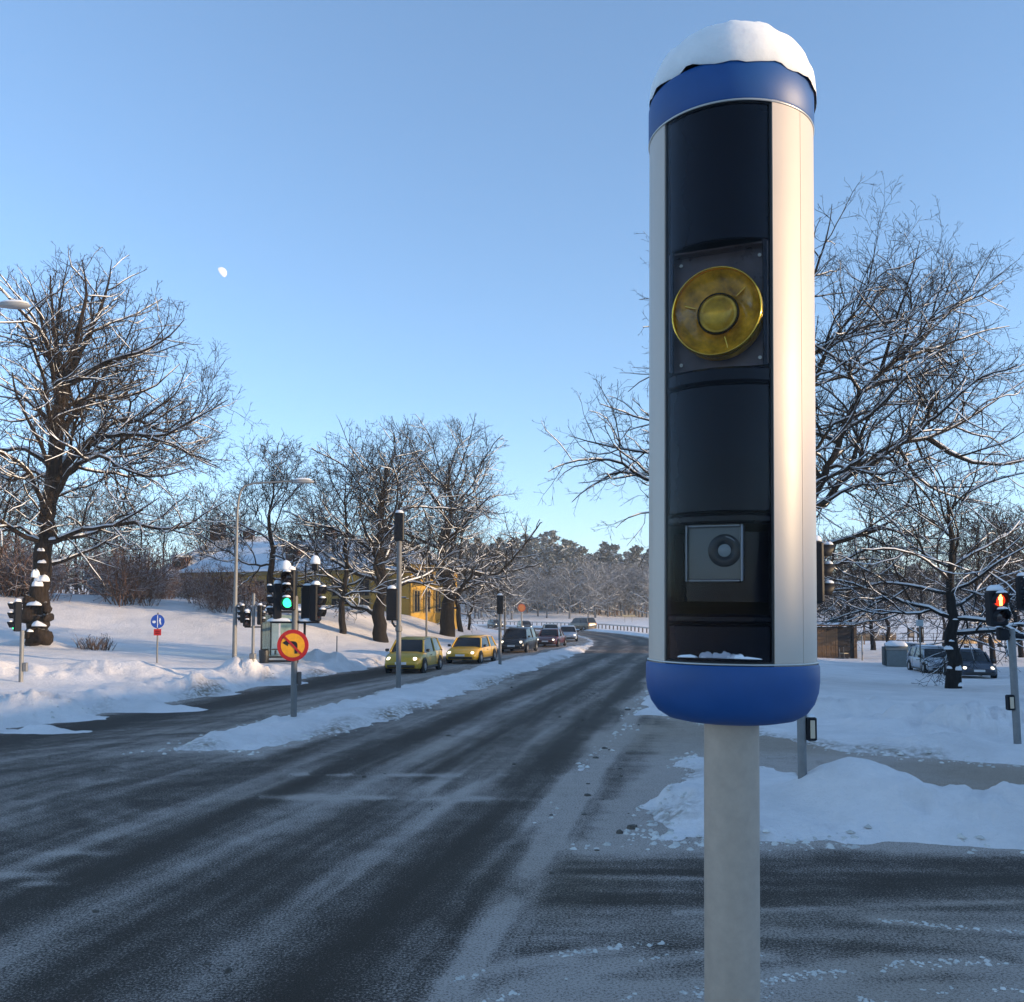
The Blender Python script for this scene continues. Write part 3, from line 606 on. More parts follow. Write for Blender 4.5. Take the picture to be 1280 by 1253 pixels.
for pts, r in [([(955, 700), (990, 655), (1022, 610), (1057, 535), (1076, 492), (1121, 450), (1160, 418), (1170, 374), (1192, 330)], 7.0), ([(955, 705), (990, 655), (1022, 632), (1064, 591), (1121, 556), (1160, 548), (1198, 530), (1230, 511), (1265, 486), (1290, 470)], 6.2),
               ([(1160, 548), (1198, 572), (1236, 581), (1285, 575), (1320, 560)], 3.6), ([(950, 620), (985, 580), (1022, 559), (1041, 530), (1073, 520), (1110, 505), (1160, 500)], 4.0), ([(950, 560), (1000, 460), (1073, 412), (1137, 398), (1165, 370), (1210, 345)], 4.2),
               ([(950, 580), (990, 520), (1022, 470), (1038, 431), (1077, 377), (1089, 336), (1097, 295)], 5.0), ([(945, 480), (985, 400), (1015, 350), (1035, 290), (1040, 255)], 4.5), ([(958, 712), (1000, 690), (1032, 681), (1071, 672), (1103, 661), (1135, 666), (1175, 650)], 4.4),
               ([(960, 720), (1010, 712), (1048, 706), (1073, 691), (1098, 687), (1140, 690)], 3.0), ([(1048, 706), (1068, 701), (1099, 701), (1130, 712)], 2.2), ([(1076, 492), (1100, 480), (1150, 470), (1190, 455), (1225, 440)], 2.6), ([(1121, 556), (1150, 600), (1190, 620), (1240, 630)], 2.6), ([(1121, 450), (1180, 432), (1228, 415), (1262, 408)], 2.6), ([(1150, 425), (1195, 385), (1235, 365), (1255, 350)], 2.4), ([(1100, 470), (1120, 400), (1140, 340), (1150, 300)], 2.8),
               ([(930, 650), (870, 610), (809, 600), (779, 580), (744, 574), (706, 580), (685, 590)], 4.2), ([(935, 610), (870, 575), (809, 566), (772, 561), (737, 552), (712, 545)], 3.6), ([(809, 600), (776, 590), (737, 609), (715, 628)], 2.2), ([(938, 560), (880, 530), (809, 525), (780, 515), (750, 505)], 3.2),
               ([(932, 680), (870, 655), (820, 640), (785, 648), (770, 660)], 2.4), ([(940, 520), (880, 420), (850, 350), (840, 300)], 4.4), ([(945, 480), (920, 380), (930, 300), (940, 250)], 4.4), ([(938, 530), (860, 480), (815, 470), (785, 490)], 2.8)]:
    G.limb(pxl(G, dO, pts, 2.5), r * k_, 0.4 * k_, 1, t0=0.2)
for i in range(10):
    az = (1.57 if i % 2 else -1.57) + G.r.uniform(-0.6, 0.6); G.branch(OK_ + Vector((0.3, 0, 4.5 + 0.7 * i)), (math.cos(az), math.sin(az), 0.3), G.r.uniform(5, 7), 0.11, 1)
plant('oak_tree', 'broadest bare oak with long crooked limbs rising behind the speed camera', 'tree', G, OK_, BARK)

# --- smaller oak in the park beyond the pedestrian light
def auto_tree(seed, base, h, spread, r0, fork=0.28, nl=10, lean=(0, 0), maxl=4, rise=(0.15, 1.6), dens=(0, 1.5, 2.4, 3.6, 4.5, 0), up=(0, 0.04, 0.05, 0.06, 0.07, 0.06), wander=(0.05, 0.14, 0.18, 0.22, 0.24, 0.24), maxseg=30000, rmin=0.01, top=1.0, flat=0.62, jit=0.012):
    b = Vector(base)
    G = Grow(seed, maxl=maxl, ratio=(0.5, 0.6, 0.58, 0.58, 0.6, 0.3), dens=dens, up=up, wander=wander, maxseg=maxseg, rmin=rmin, env=((b.x + lean[0] * h, b.y + lean[1] * h, b.z + h * (1 - flat * 0.62)), (spread, spread, h * flat * 0.66)))
    pts = [b - Vector((0, 0, 0.4))]; n = 7
    for i in range(1, n + 1):
        t = i / n; pts.append(b + Vector((lean[0] * h * t + G.r.gauss(0, jit) * h, lean[1] * h * t + G.r.gauss(0, jit) * h, h * 0.8 * top * t)))
    tp, tr = G.limb(pts, r0, r0 * 0.12, lv=0, kids=False)
    # root flare
    az = G.r.uniform(0, 6.28)
    for i in range(nl):
        t = fork + (0.98 - fork) * (i / max(1, nl - 1)) ** 0.9; f = t * (len(tp) - 1); a = min(int(f), len(tp) - 2); az += 2.4 + G.r.uniform(-0.5, 0.5)
        e = rise[0] + (rise[1] - rise[0]) * ((t - fork) / (1 - fork)) + G.r.uniform(-0.12, 0.12)
        L = spread * (1.3 - 0.45 * t) * G.r.uniform(0.85, 1.2)
        G.maxseg = maxseg * (i + 1) / nl
        G.branch(tp[a], (math.cos(az), math.sin(az), e), L, max(0.04, tr[a] * 0.42), 1, 0.12)
    return G
b = hit(1192, 861); G = auto_tree(31, b, 9.0, 5.5, 0.34, fork=0.36, nl=17, maxl=5, rise=(0.08, 1.3), dens=(0, 1.4, 2.3, 3.2, 3.6, 0), up=(0, -0.01, 0.02, 0.04, 0.05, 0.05), maxseg=60000, flat=0.85, jit=0.004)
tt = plant('oak_tree', 'low-branched oak with snow-patched trunk standing before the parked cars', 'tree', G, b, BARK)
mb = MB(); k_ = b.y / 1150
for px, py, w, h, sd in [(1186, 812, 14, 7, 1), (1198, 838, 9, 8, 2), (1200, 858, 9, 7, 3), (1190, 802, 8, 3, 4), (1187, 836, 6, 4, 5), (1194, 775, 8, 3, 6)]:
    mb.lump(at(px, py, b.y - 0.22) - b, (w * k_ * 0.8, 0.22, h * k_ * 0.6), seed=sd, amp=0.5)
mb.build('trunk_snow', SNOWB, tt, smooth='all')['kind'] = 'stuff'
for i, (px, py, h, sp, r0, lab) in enumerate([(1063, 818, 11, 6.0, 0.36, 'stout dark-trunked tree against the open side of the brown kiosk'), (1091, 813, 10, 5.5, 0.30, 'bare tree between the brown kiosk and the grey recycling container')]):
    b = hit(px, py); G = auto_tree(41 + i, b, h, sp, r0, fork=0.33, nl=14, rise=(0.0, 1.4), maxl=4, maxseg=30000, rmin=0.014); plant('oak_tree', lab, 'tree', G, b, BARK)

# --- row of trees on the bank behind the cars
for i, (px, py, toppx, spread, r0, lab, kw) in enumerate([
    (477, 803, 530, 6.6, 0.52, 'tall forked tree with thick dark trunk behind the twin-headed signal mast', dict(fork=0.22, nl=17, rise=(0.25, 1.5))),
    (558, 795, 525, 7.0, 0.66, 'full round-crowned tree with the thickest trunk before the sunlit yellow gable', dict(fork=0.25, nl=20, rise=(0.0, 1.3))),
    (428, 792, 560, 5.2, 0.25, 'slim-trunked tree before the shaded yellow wall', dict(fork=0.30, nl=15, rise=(0.2, 1.4))),
    (576, 790, 600, 4.0, 0.26, 'dark tree close behind the full round-crowned tree', dict(fork=0.25, nl=15, rise=(-0.1, 1.2))),
    (586, 788, 640, 3.4, 0.15, 'thin leaning tree, last of the row along the bank', dict(fork=0.25, nl=9, rise=(-0.2, 1.2), lean=(0.12, 0)))]):
    b = hit(px, py); h = (py - toppx) * b.y / 1150.0
    G = auto_tree(61 + i, b, h, spread, r0, maxl=5 if i < 3 else 4, dens=(0, 1.5, 2.2, 3.0, 2.4, 0), maxseg=60000, rmin=0.012, flat=0.9, **kw)
    plant('park_tree', lab, 'tree', G, b, BARK)
b = hit(340, 772); b.y -= 0; G = auto_tree(81, b, (772 - 548) * b.y / 1150.0, 5.4, 0.30, fork=0.3, nl=13, maxl=5, rise=(0.1, 1.8), dens=(0, 1.5, 2.4, 3.4, 3.6, 0), wander=(0.12, 0.26, 0.27, 0.26, 0.26, 0.26), maxseg=40000, rmin=0.013, flat=0.8)
plant('park_tree', 'gnarled dense-crowned tree with twisted limbs behind the bus shelter', 'tree', G, b, BARK2)
b = hit(287, 742); G = auto_tree(82, b, (742 - 600) * b.y / 1150.0, 4.2, 0.34, fork=0.25, nl=11, maxl=4, rise=(0.0, 1.5), wander=(0.1, 0.22, 0.24, 0.25, 0.25, 0.25), maxseg=30000, rmin=0.016, flat=0.85)
wt = plant('park_tree', 'stubby thick-trunked tree on the slope beside the tall street lamp', 'tree', G, b, BARK2)
# background trees: copies of one mid-sized tree, turned and scaled
G = auto_tree(91, (0, 0, 0), 12, 5.0, 0.24, fork=0.18, nl=14, maxl=4, rise=(0.2, 1.7), dens=(0, 1.4, 2.2, 3.0, 0, 0), maxseg=9000, rmin=0.02, flat=0.85)
proto = plant('bare_tree', 'x', 'tree', G, (0, 0, 0), BARK2, snow_lv=2)
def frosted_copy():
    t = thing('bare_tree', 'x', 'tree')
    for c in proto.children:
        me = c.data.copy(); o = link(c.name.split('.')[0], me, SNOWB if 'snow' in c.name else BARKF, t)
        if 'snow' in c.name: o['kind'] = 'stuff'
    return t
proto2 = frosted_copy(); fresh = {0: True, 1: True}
def bare(px, py, d, sc, rz, label, group, name='bare_tree', fr=0):
    src = (proto, proto2)[fr]; o = src if fresh[fr] else copy_tree(src); fresh[fr] = False
    p = at(px, py, d); p.z = gz(p.x, p.y) - 0.1
    o.location = p; o.rotation_euler = (0, 0, rz); o.scale = (sc, sc, sc); o.name = name
    tag(o, label, 'tree', group)
r9 = random.Random(5)
for i, (px, d, sc) in enumerate([(-40, 74, 1.0), (20, 80, 0.9), (95, 76, 0.75), (150, 84, 0.8), (205, 80, 0.72), (258, 92, 0.95), (300, 96, 0.9), (395, 104, 1.1), (120, 95, 1.0), (10, 96, 1.15)]):
    bare(px, 740, d, sc, r9.uniform(0, 6.28), 'bare tree in the thicket on the slope behind the great lime tree', 'trees in the thicket on the left slope')
for i, (px, d, sc) in enumerate([(1010, 78, 0.85), (1050, 92, 1.0), (1110, 84, 0.9), (1150, 70, 0.8), (1240, 62, 0.9), (1275, 74, 1.0), (1225, 90, 1.05), (1310, 66, 1.0), (1180, 96, 0.9), (1265, 52, 0.75)]):
    bare(px, 790, d, sc, r9.uniform(0, 6.28), 'bare snow-dusted park tree behind the parked cars and kiosk', 'trees of the lakeside park')
for i in range(46):
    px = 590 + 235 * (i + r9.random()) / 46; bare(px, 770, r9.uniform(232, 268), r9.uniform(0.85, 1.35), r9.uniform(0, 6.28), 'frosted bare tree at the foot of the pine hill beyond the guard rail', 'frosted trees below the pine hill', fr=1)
# undergrowth on the left slope
def shrub(seed, n=16, h=2.2):
    G = Grow(seed, maxl=3, seg=(0.3,) * 6, wander=(0.15,) * 6, up=(0.03,) * 6, dens=(3.0, 3.5, 4.0, 0, 0, 0), ratio=(0.5,) * 6, rmin=0.011)
    for i in range(n):
        a = G.r.uniform(0, 6.28); q = G.r.uniform(0, 0.7); G.branch((q * math.cos(a), q * math.sin(a), -0.1), (0.5 * math.cos(a), 0.5 * math.sin(a), 1), h * G.r.uniform(0.6, 1.1), 0.025, 1)
    return merge([tubes([(p, r) for p, r, l in G.polys], 3)])
SHB = bark_mat('shrub_twigs', (0.13, 0.075, 0.055), 0.35, 0.8, 0.8)
shm = [np_mesh('shrub_twigs', *shrub(100 + i)) for i in range(3)]
for i in range(90):
    px = r9.choice([r9.uniform(55, 320), r9.uniform(130, 330), r9.uniform(-10, 60)]); py = r9.uniform(738, 757)
    p = Vector((0, r9.uniform(60, 86), 0)); p.x = (px - 640) / 1150 * p.y; p.z = gz(p.x, p.y); o = link('shrub', shm[i % 3], SHB); o.location = p; o.rotation_euler = (0, 0, r9.uniform(0, 6)); s_ = r9.uniform(0.8, 1.5) if i % 3 == 0 else r9.uniform(1.3, 2.4) * (0.6 if px > 180 else 1); o.scale = (s_, s_, s_ * r9.uniform(0.8, 1.1))
    tag(o, 'leafless reddish-brown shrub in the undergrowth on the left slope', 'shrub', 'shrubs on the left slope')
p = hit(119, 812); o = link('shrub', np_mesh('leaf_shrub', *shrub(120, 60, 0.75)), bark_mat('leaf_shrub', (0.11, 0.07, 0.05), 0.4, 0.8)); o.location = p
tag(o, 'small lone brown bush poking out of the snow between lime tree and blue sign', 'shrub')

# ------------------------------------------------------------------ pines on the far hill
def pine_mesh(seed):
    rn = random.Random(seed); V = []; Fs = []; h = rn.uniform(12, 15)
    n = 20; rp = np.random.RandomState(seed); V = []; Fs = []
    for i in range(n):
        t = i / (n - 1); z = h * (0.36 + 0.60 * t); w = (1 - abs(t - 0.35) * 1.2) * 2.3 * rn.uniform(0.4, 1.1); a = rn.uniform(0, 6.28); c = np.array((math.cos(a) * w, math.sin(a) * w, z)); s_ = rn.uniform(0.7, 1.3) * (1.15 - 0.55 * t)
        for q in range(62):
            d = rp.normal(size=3); d /= np.linalg.norm(d); p = c + d * np.array((1.35, 1.35, 0.6)) * s_ * rp.uniform(0.5, 1.0); e1 = rp.normal(size=3) * 0.30; e2 = rp.normal(size=3) * 0.30 + np.array((0, 0, -0.08)); b = len(V)
            e1[2] *= 0.5; V += [p - e1 - e2 * 0.4, p + e1 - e2 * 0.4, p + e2]; Fs.append((b, b + 1, b + 2))
    crown = np_mesh('pine_crown', np.array(V), np.array(Fs), smooth=False)
    tq = tubes([([(0, 0, -0.5), (0.1, 0, h * 0.4), (0, 0.1, h * 0.93)], [0.22, 0.17, 0.05])], 6)
    return crown, np_mesh('pine_trunk', *tq), h
def needle_mat():
    m = bark_mat('pine_needles', (0.035, 0.050, 0.045), 0.0, 0.75, 0.62); return m
NEED = needle_mat(); PTR = bark_mat('pine_bark', (0.12, 0.07, 0.045), 0.6, 0.9)
pv = [pine_mesh(i) for i in range(5)]
def pine(x, y, sc, i):
    t = thing('pine_tree', 'snow-dusted pine on the wooded hill beyond the road bend', 'tree', (x, y, gz(x, y) - 0.2), r9.uniform(0, 6.28), 'pines on the far hill')
    t.scale = (sc, sc, sc); c, k, h = pv[i % 5]; link('crown', c, NEED, t); link('trunk', k, PTR, t)
n = 0
for row, (d, cnt, lo, hi) in enumerate([(262, 40, 560, 860), (280, 46, 560, 860), (300, 46, 560, 860), (322, 40, 560, 860), (346, 36, 580, 850)]):
    for i in range(cnt):
        px = lo + (hi - lo) * (i + r9.random()) / cnt; p = at(px, 700, d + r9.uniform(-9, 9)); pine(p.x, p.y, r9.uniform(0.95, 1.5) * (0.75 if row == 0 else 1), n); n += 1
# the wood across the snowfield on the right and left, one mass
Vs = []; Fa = []; b = 0
crv = []
for c, k, h in pv:
    co = np.empty(len(c.vertices) * 3); c.vertices.foreach_get('co', co); fi = np.empty(len(c.polygons) * 3, dtype=np.int32); c.polygons.foreach_get('vertices', fi); crv.append((co.reshape(-1, 3), fi.reshape(-1, 3)))
for i in range(190):
    px = r9.uniform(870, 1450); d = r9.uniform(292, 350)
    p = at(px, 700, d); sc = r9.uniform(0.8, 1.2); a = r9.uniform(0, 6.28); co, fi = crv[i % 5]
    R = np.array([[math.cos(a), -math.sin(a), 0], [math.sin(a), math.cos(a), 0], [0, 0, 1]]); V = co @ R.T * sc + np.array([p.x, p.y, gz(p.x, p.y) - 2.5])
    Vs.append(V); Fa.append(fi + b); b += len(V)
o = link('far_woods', np_mesh('far_woods', np.concatenate(Vs), np.concatenate(Fa), smooth=False), NEED)
tag(o, 'dark snow-dusted woods closing the view beyond the open snowfield', 'woods', kind='stuff')
# ------------------------------------------------------------------ speed camera cabinet
BLUE = mat('blue_enamel', (0.003, 0.060, 0.22), 0.5, noise=(6, 0.12), bump=(220, 0.05, 0.002))
WHITE = mat('white_enamel', (0.53, 0.445, 0.37), 0.42, noise=(5, 0.03), bump=(120, 0.04, 0.002))
BLACKP = mat('black_plastic', (0.006, 0.0065, 0.011), 0.14, noise=(9, 0.25), spec=0.22)
GASK = mat('rubber_gasket', (0.012, 0.012, 0.013), 0.55)
STEEL = mat('galvanised_steel', (0.46, 0.365, 0.285), 0.55, metal=0.3, noise=(30, 0.09), bump=(90, 0.08, 0.002))
CR = 0.190; CD = 2.16
cb = at(914.5, 880, CD); CX, CY = cb.x, cb.y
los = math.atan2(-CX, CY)                          # bearing from the box back to the camera, from -Y
yaw = los + rad(-10.8)
z_rim = at(914, 827, CD).z; z_top = at(914, 181, CD).z; z_bot = at(914, 905, CD - 0.09).z
cab = thing('speed_camera', 'snow-capped cylindrical speed camera cabinet, white with blue end caps, on a grey post', 'speed camera', (CX - 0.0238, CY, 0), yaw, tilt=(0, rad(0.55)))
HWA = rad(39.0)
gl_ = gz(CX, CY)
mb = MB(); PR = 0.0625
mb.lathe([(PR, -0.3), (PR, 1.0), (PR, z_bot + 0.02)], 40); o = mb.build('post', STEEL, cab, smooth=True)
o.rotation_euler = (0, 0, 0)
def arc(name, r, a0, a1, z0, z1, m, n=24, th=0.004, parent=cab, lip=0.0):
    q = MB(); prof = [(r - th, z0), (r, z0), (r, z1), (r - th, z1), (r - th, z0)]
    if lip: prof = [(r - th, z0), (r - lip, z0), (r, z0 + lip), (r, z1 - lip), (r - lip, z1), (r - th, z1), (r - th, z0)]
    q.lathe(prof, n, a0=a0, a1=a1)
    c0 = [i for i in range(len(prof) - 1)]; L = len(prof); q.f.append(tuple(c0[::-1])); q.f.append(tuple(n * L + i for i in c0))
    return q.build(name, m, parent, smooth=True)
zb = z_rim - 0.004; zt = z_top + 0.004
arc('side_panel', CR, HWA + 0.006, rad(64), zb, zt, WHITE, 16); arc('side_panel', CR, rad(64) + 0.008, rad(103), zb, zt, WHITE, 20)
arc('side_panel', CR, -rad(103), -HWA - 0.006, zb, zt, WHITE, 28); arc('rear_panel', CR, rad(103) + 0.01, rad(257) - 0.01, zb, zt, WHITE, 40)
arc('inner_frame', CR - 0.006, rad(43), rad(317), zb, zt, GASK, 50, th=0.003)
# gasket frame round the window
for a0, a1, z0, z1 in ((-HWA, -HWA + 0.022, zb, zt), (HWA - 0.022, HWA, zb, zt), (-HWA + 0.022, HWA - 0.022, zt - 0.012, zt - 0.006), (-HWA + 0.022, HWA - 0.022, zb + 0.004, zb + 0.014)):
    arc('window_gasket', CR - 0.003, a0, a1, z0, z1, GASK, 10, th=0.012, lip=0.002)
ZL = at(894, 391, CD - 0.15).z; ZC = at(894, 692, CD - 0.15).z
def zpx(py): return at(900, py, CD - 0.17).z
# black covers behind the pane, with their lips
for z0, z1 in ((zpx(303), zt - 0.01), (zpx(640), zpx(482)), (zb + 0.006, zpx(782))):
    arc('inner_cover', CR * 0.955, -HWA - 0.05, HWA + 0.05, z0, z1, BLACKP, 20, th=0.004, lip=0.003)
for za, zc_ in ((zpx(480), zpx(460)), (zpx(655), zpx(642)), (zpx(780), zpx(768))):
    arc('cover_lip', CR * 0.965, -HWA - 0.02, HWA + 0.02, za, zc_, BLACKP, 20, th=0.01, lip=0.006)
arc('camera_recess', CR * 0.80, -HWA - 0.1, HWA + 0.1, zpx(752), zpx(664), BLACKP, 20, th=0.004)
for s_ in (-1, 1): arc('inner_cover', CR * 0.955, min(s_ * rad(33.5), s_ * (HWA + 0.05)), max(s_ * rad(33.5), s_ * (HWA + 0.05)), zpx(458), zpx(303), BLACKP, 6, th=0.004)
# flash recess
mb = MB(); w = 0.108; zf0, zf1 = zpx(456), zpx(305)
yb = -CR * 0.61
mb.box((0, yb, (zf0 + zf1) / 2), (2 * w, 0.004, zf1 - zf0)); mb.box((-w, -CR * 0.66, (zf0 + zf1) / 2), (0.004, CR * 0.22, zf1 - zf0)); mb.box((w, -CR * 0.66, (zf0 + zf1) / 2), (0.004, CR * 0.22, zf1 - zf0))
mb.box((0, -CR * 0.66, zf1), (2 * w, CR * 0.2, 0.004)); mb.box((0, -CR * 0.66, zf0), (2 * w, CR * 0.2, 0.004))
rec = mb.build('flash_housing', mat('flash_housing', (0.12, 0.085, 0.075), 0.3, noise=(12, 0.3)), cab)
for sx, sz in ((-1, 1), (1, 1), (-1, -1), (1, -1)):
    q = MB(); q.lathe([(0.0, 0.0), (0.004, 0.0), (0.004, 0.003), (0, 0.003)], 8, (sx * 0.088, yb - 0.004, (zf0 + zf1) / 2 + sz * 0.115), Matrix.Rotation(rad(90), 3, 'X')); q.build('screw', mat('screw', (0.5, 0.45, 0.35), 0.3, metal=1), rec)
GOLD = mat('gold_reflector', (1.0, 0.58, 0.05), 0.16, metal=0.8, coat=0.6, noise=(10, 0.25), bump=(14, 0.12, 0.01))
AMB = mat('amber_lens', (0.80, 0.40, 0.02), 0.10, noise=(22, 0.7), bump=(25, 0.25, 0.006), coat=0.5)
RX = Matrix.Rotation(rad(90), 3, 'X')              # lathe axis z -> -y
lc = (0.0, yb - 0.004, ZL)
def lat(name, prof, m, par, n=48): 
    q = MB(); q.lathe(prof, n, lc, RX); return q.build(name, m, par, smooth='all')
R1 = 0.100
flash = lat('flash_lamp', [(R1 * 0.40, 0.004), (R1 * 0.52, 0.006), (R1 * 0.72, 0.013), (R1 * 0.86, 0.023), (R1 * 0.95, 0.036), (R1 * 0.985, 0.040), (R1, 0.034), (R1, 0.0)], AMB, cab)
lat('rim', [(R1 * 0.945, 0.036), (R1 * 0.955, 0.044), (R1 * 0.975, 0.048), (R1 * 0.995, 0.044), (R1 * 1.01, 0.030)], GOLD, flash)
lat('reflector', [(0.0, 0.007), (R1 * 0.10, 0.0075), (R1 * 0.22, 0.011), (R1 * 0.34, 0.019), (R1 * 0.40, 0.024), (R1 * 0.43, 0.022), (R1 * 0.44, 0.004)], mat('gold_bowl', (0.75, 0.42, 0.03), 0.2, metal=0.3, noise=(30, 0.5), bump=(30, 0.2, 0.004)), flash)
lat('inner_ring', [(R1 * 0.425, 0.025), (R1 * 0.44, 0.028), (R1 * 0.46, 0.027), (R1 * 0.47, 0.020)], mat('dark_bronze', (0.05, 0.035, 0.008), 0.25, metal=0.8), flash)
for a in (42, 160, 285):
    c, s_ = math.cos(rad(a)), math.sin(rad(a)); q = MB(); q.box((lc[0] + c * R1 * 0.72, lc[1] - 0.016, lc[2] + s_ * R1 * 0.72), (0.002, 0.006, R1 * 0.36), M=Matrix.Rotation(-rad(a) + rad(90), 3, 'Y')); q.build('rib', GOLD, flash)
# camera window
cx_ = -0.006; hw = 0.060; hh = 0.060; yc_ = -CR * 0.83
camu = MB().bevbox((cx_, yc_ + 0.017, ZC), (2 * hw + 0.008, 0.024, 2 * hh + 0.008), 0.006).build('camera_unit', BLACKP, cab, smooth=True)
for (dx, dz, sx, sz) in ((-hw, 0, 0.006, 2 * hh + 0.006), (hw, 0, 0.006, 2 * hh + 0.006), (0, -hh, 2 * hw - 0.006, 0.006), (0, hh, 2 * hw - 0.006, 0.006)):
    MB().bevbox((cx_ + dx, yc_ - 0.002, ZC + dz), (sx, 0.012, sz), 0.002).build('window_frame', mat('frame_alu', (0.30, 0.33, 0.35), 0.25, metal=0.7), camu)
MB().box((cx_, yc_ + 0.0035, ZC), (2 * hw - 0.007, 0.003, 2 * hh - 0.007)).build('window_pane', mat('coated_glass', (0.055, 0.080, 0.084), 0.10, coat=0.6), camu)
def lat2(name, prof, m, par, c): q = MB(); q.lathe(prof, 32, c, RX); return q.build(name, m, par, smooth='all')
lc2 = (cx_ + 0.022, yc_ + 0.002, ZC + 0.006)
lat2('lens', [(0.0, 0.0045), (0.008, 0.004), (0.014, 0.002)], mat('lens_glass', (0.26, 0.30, 0.27), 0.06, coat=1.0), camu, lc2)
lat2('lens_barrel', [(0.0145, 0.0015), (0.016, 0.005), (0.030, 0.004), (0.036, 0.001)], mat('lens_barrel', (0.016, 0.020, 0.021), 0.2), camu, lc2)
q = MB(); q.tube([(lc2[0] + 0.030 * math.cos(a), lc2[1] - 0.006, lc2[2] + 0.030 * math.sin(a)) for a in [0.7 + 0.07 * i for i in range(12)]], 0.0012, 5); q.build('lens_marking', mat('frame_alu', (0.3, 0.3, 0.3), 0.3), camu)
# curved pane
arc('front_pane', CR - 0.002, -HWA + 0.02, HWA - 0.02, zb + 0.012, zt - 0.012, glass('smoked_pane', (0.86, 0.86, 0.88), 0.04, 1.14), 40, th=0.003)
# frost flakes fallen inside the foot of the window
mb = MB()
for i, (dx, w_, h_) in enumerate([(-0.02, .03, .012), (0.015, .045, .016), (0.045, .03, .009), (-0.06, .05, .006), (0.08, .05, .004)]): mb.lump((dx, -CR * 0.945, zb + 0.020), (w_, 0.008, h_), seed=i, amp=0.4)
mb.build('frost', SNOWB, cab, smooth='all')['kind'] = 'stuff'
# blue end caps
hb = z_rim - z_bot; rc = CR * 1.034
mb = MB(); mb.lathe([(0.0, z_rim - 0.01), (rc - 0.004, z_rim - 0.01), (rc - 0.003, z_rim), (rc, z_rim - 0.006), (rc, z_rim - hb * 0.30), (rc * 0.985, z_rim - hb * 0.48), (rc * 0.94, z_rim - hb * 0.68), (rc * 0.86, z_rim - hb * 0.84), (rc * 0.74, z_rim - hb * 0.95), (rc * 0.58, z_bot), (PR, z_bot), (0, z_bot)], 72)
mb.build('base_cap', BLUE, cab, smooth=True)
mb = MB(); rr2 = CR * 1.012
mb.lathe([(CR * 0.9, z_top + 0.001), (rr2 - 0.003, z_top - 0.001), (rr2, z_top + 0.003), (rr2, z_top + 0.078), (rr2 * 0.985, z_top + 0.090), (rr2 * 0.93, z_top + 0.098), (rr2 * 0.7, z_top + 0.105), (0, z_top + 0.11)], 72)
mb.build('top_cap', BLUE, cab, smooth=True)
q = MB(); q.lathe([(CR + 0.0005, z_top - 0.006), (CR + 0.0025, z_top - 0.005), (CR + 0.0025, z_top - 0.002), (CR, z_top - 0.0015)], 72); q.build('trim_ring', mat('trim_alu', (0.5, 0.48, 0.44), 0.35, metal=0.7), cab, smooth='all')
q = MB(); q.lathe([(CR + 0.0005, z_rim + 0.0055), (CR + 0.0035, z_rim + 0.005), (CR + 0.0035, z_rim + 0.0015), (CR, z_rim + 0.001)], 72); q.build('trim_ring', mat('trim_alu', (0.5, 0.48, 0.44), 0.35, metal=0.7), cab, smooth='all')
# snow hood: thick dome that hangs lower on the right
nu, nv = 72, 26; V = []
base_z = z_top + 0.076
for k in range(nv + 1):
    ph = math.pi / 2 * k / nv
    for i in range(nu):
        a = 2 * math.pi * i / nu; wv = Vector((math.sin(a), -math.cos(a), 0)); aw = a + yaw
        droop = 0.016 * math.sin(aw - 0.6) + 0.004 * math.sin(3 * a + 1) + 0.003 * math.sin(7 * a) + 0.003 * math.sin(13 * a + 2) + 0.002 * math.sin(23 * a)
        r = (CR * 1.018 + 0.0015 * math.sin(5 * a + 0.7)) * max(0.0, math.cos(ph)) ** 0.82; z = base_z - droop * (1 - k / nv) + 0.168 * math.sin(ph)
        V.append((wv.x * r + 0.004, wv.y * r, z))
V = np.array(V); nz = fbm(V[:, 0] * 10 + V[:, 2] * 7, V[:, 1] * 10 - V[:, 2] * 5, 0.45, 4, 3) - 0.5
V[:, 2] += nz * 0.007; V[:, :2] *= (1 + nz * 0.045)[:, None]
i, j = np.meshgrid(np.arange(nv), np.arange(nu), indexing='ij'); F = np.stack([i * nu + j, i * nu + (j + 1) % nu, (i + 1) * nu + (j + 1) % nu, (i + 1) * nu + j], -1).reshape(-1, 4)
cs = mat('cap_snow', (0.72, 0.72, 0.71), 0.8, noise=(14, 0.04), bump=(70, 0.3, 0.010), spec=0.2)
pb_ = cs.node_tree.nodes['Principled BSDF']; pb_.inputs['Subsurface Weight'].default_value = 1.0; pb_.inputs['Subsurface Radius'].default_value = (0.11, 0.10, 0.10); pb_.inputs['Subsurface Scale'].default_value = 1.0
hood = np_mesh('snow_cap', V, F); so_ = link('snow_cap', hood, cs, cab)
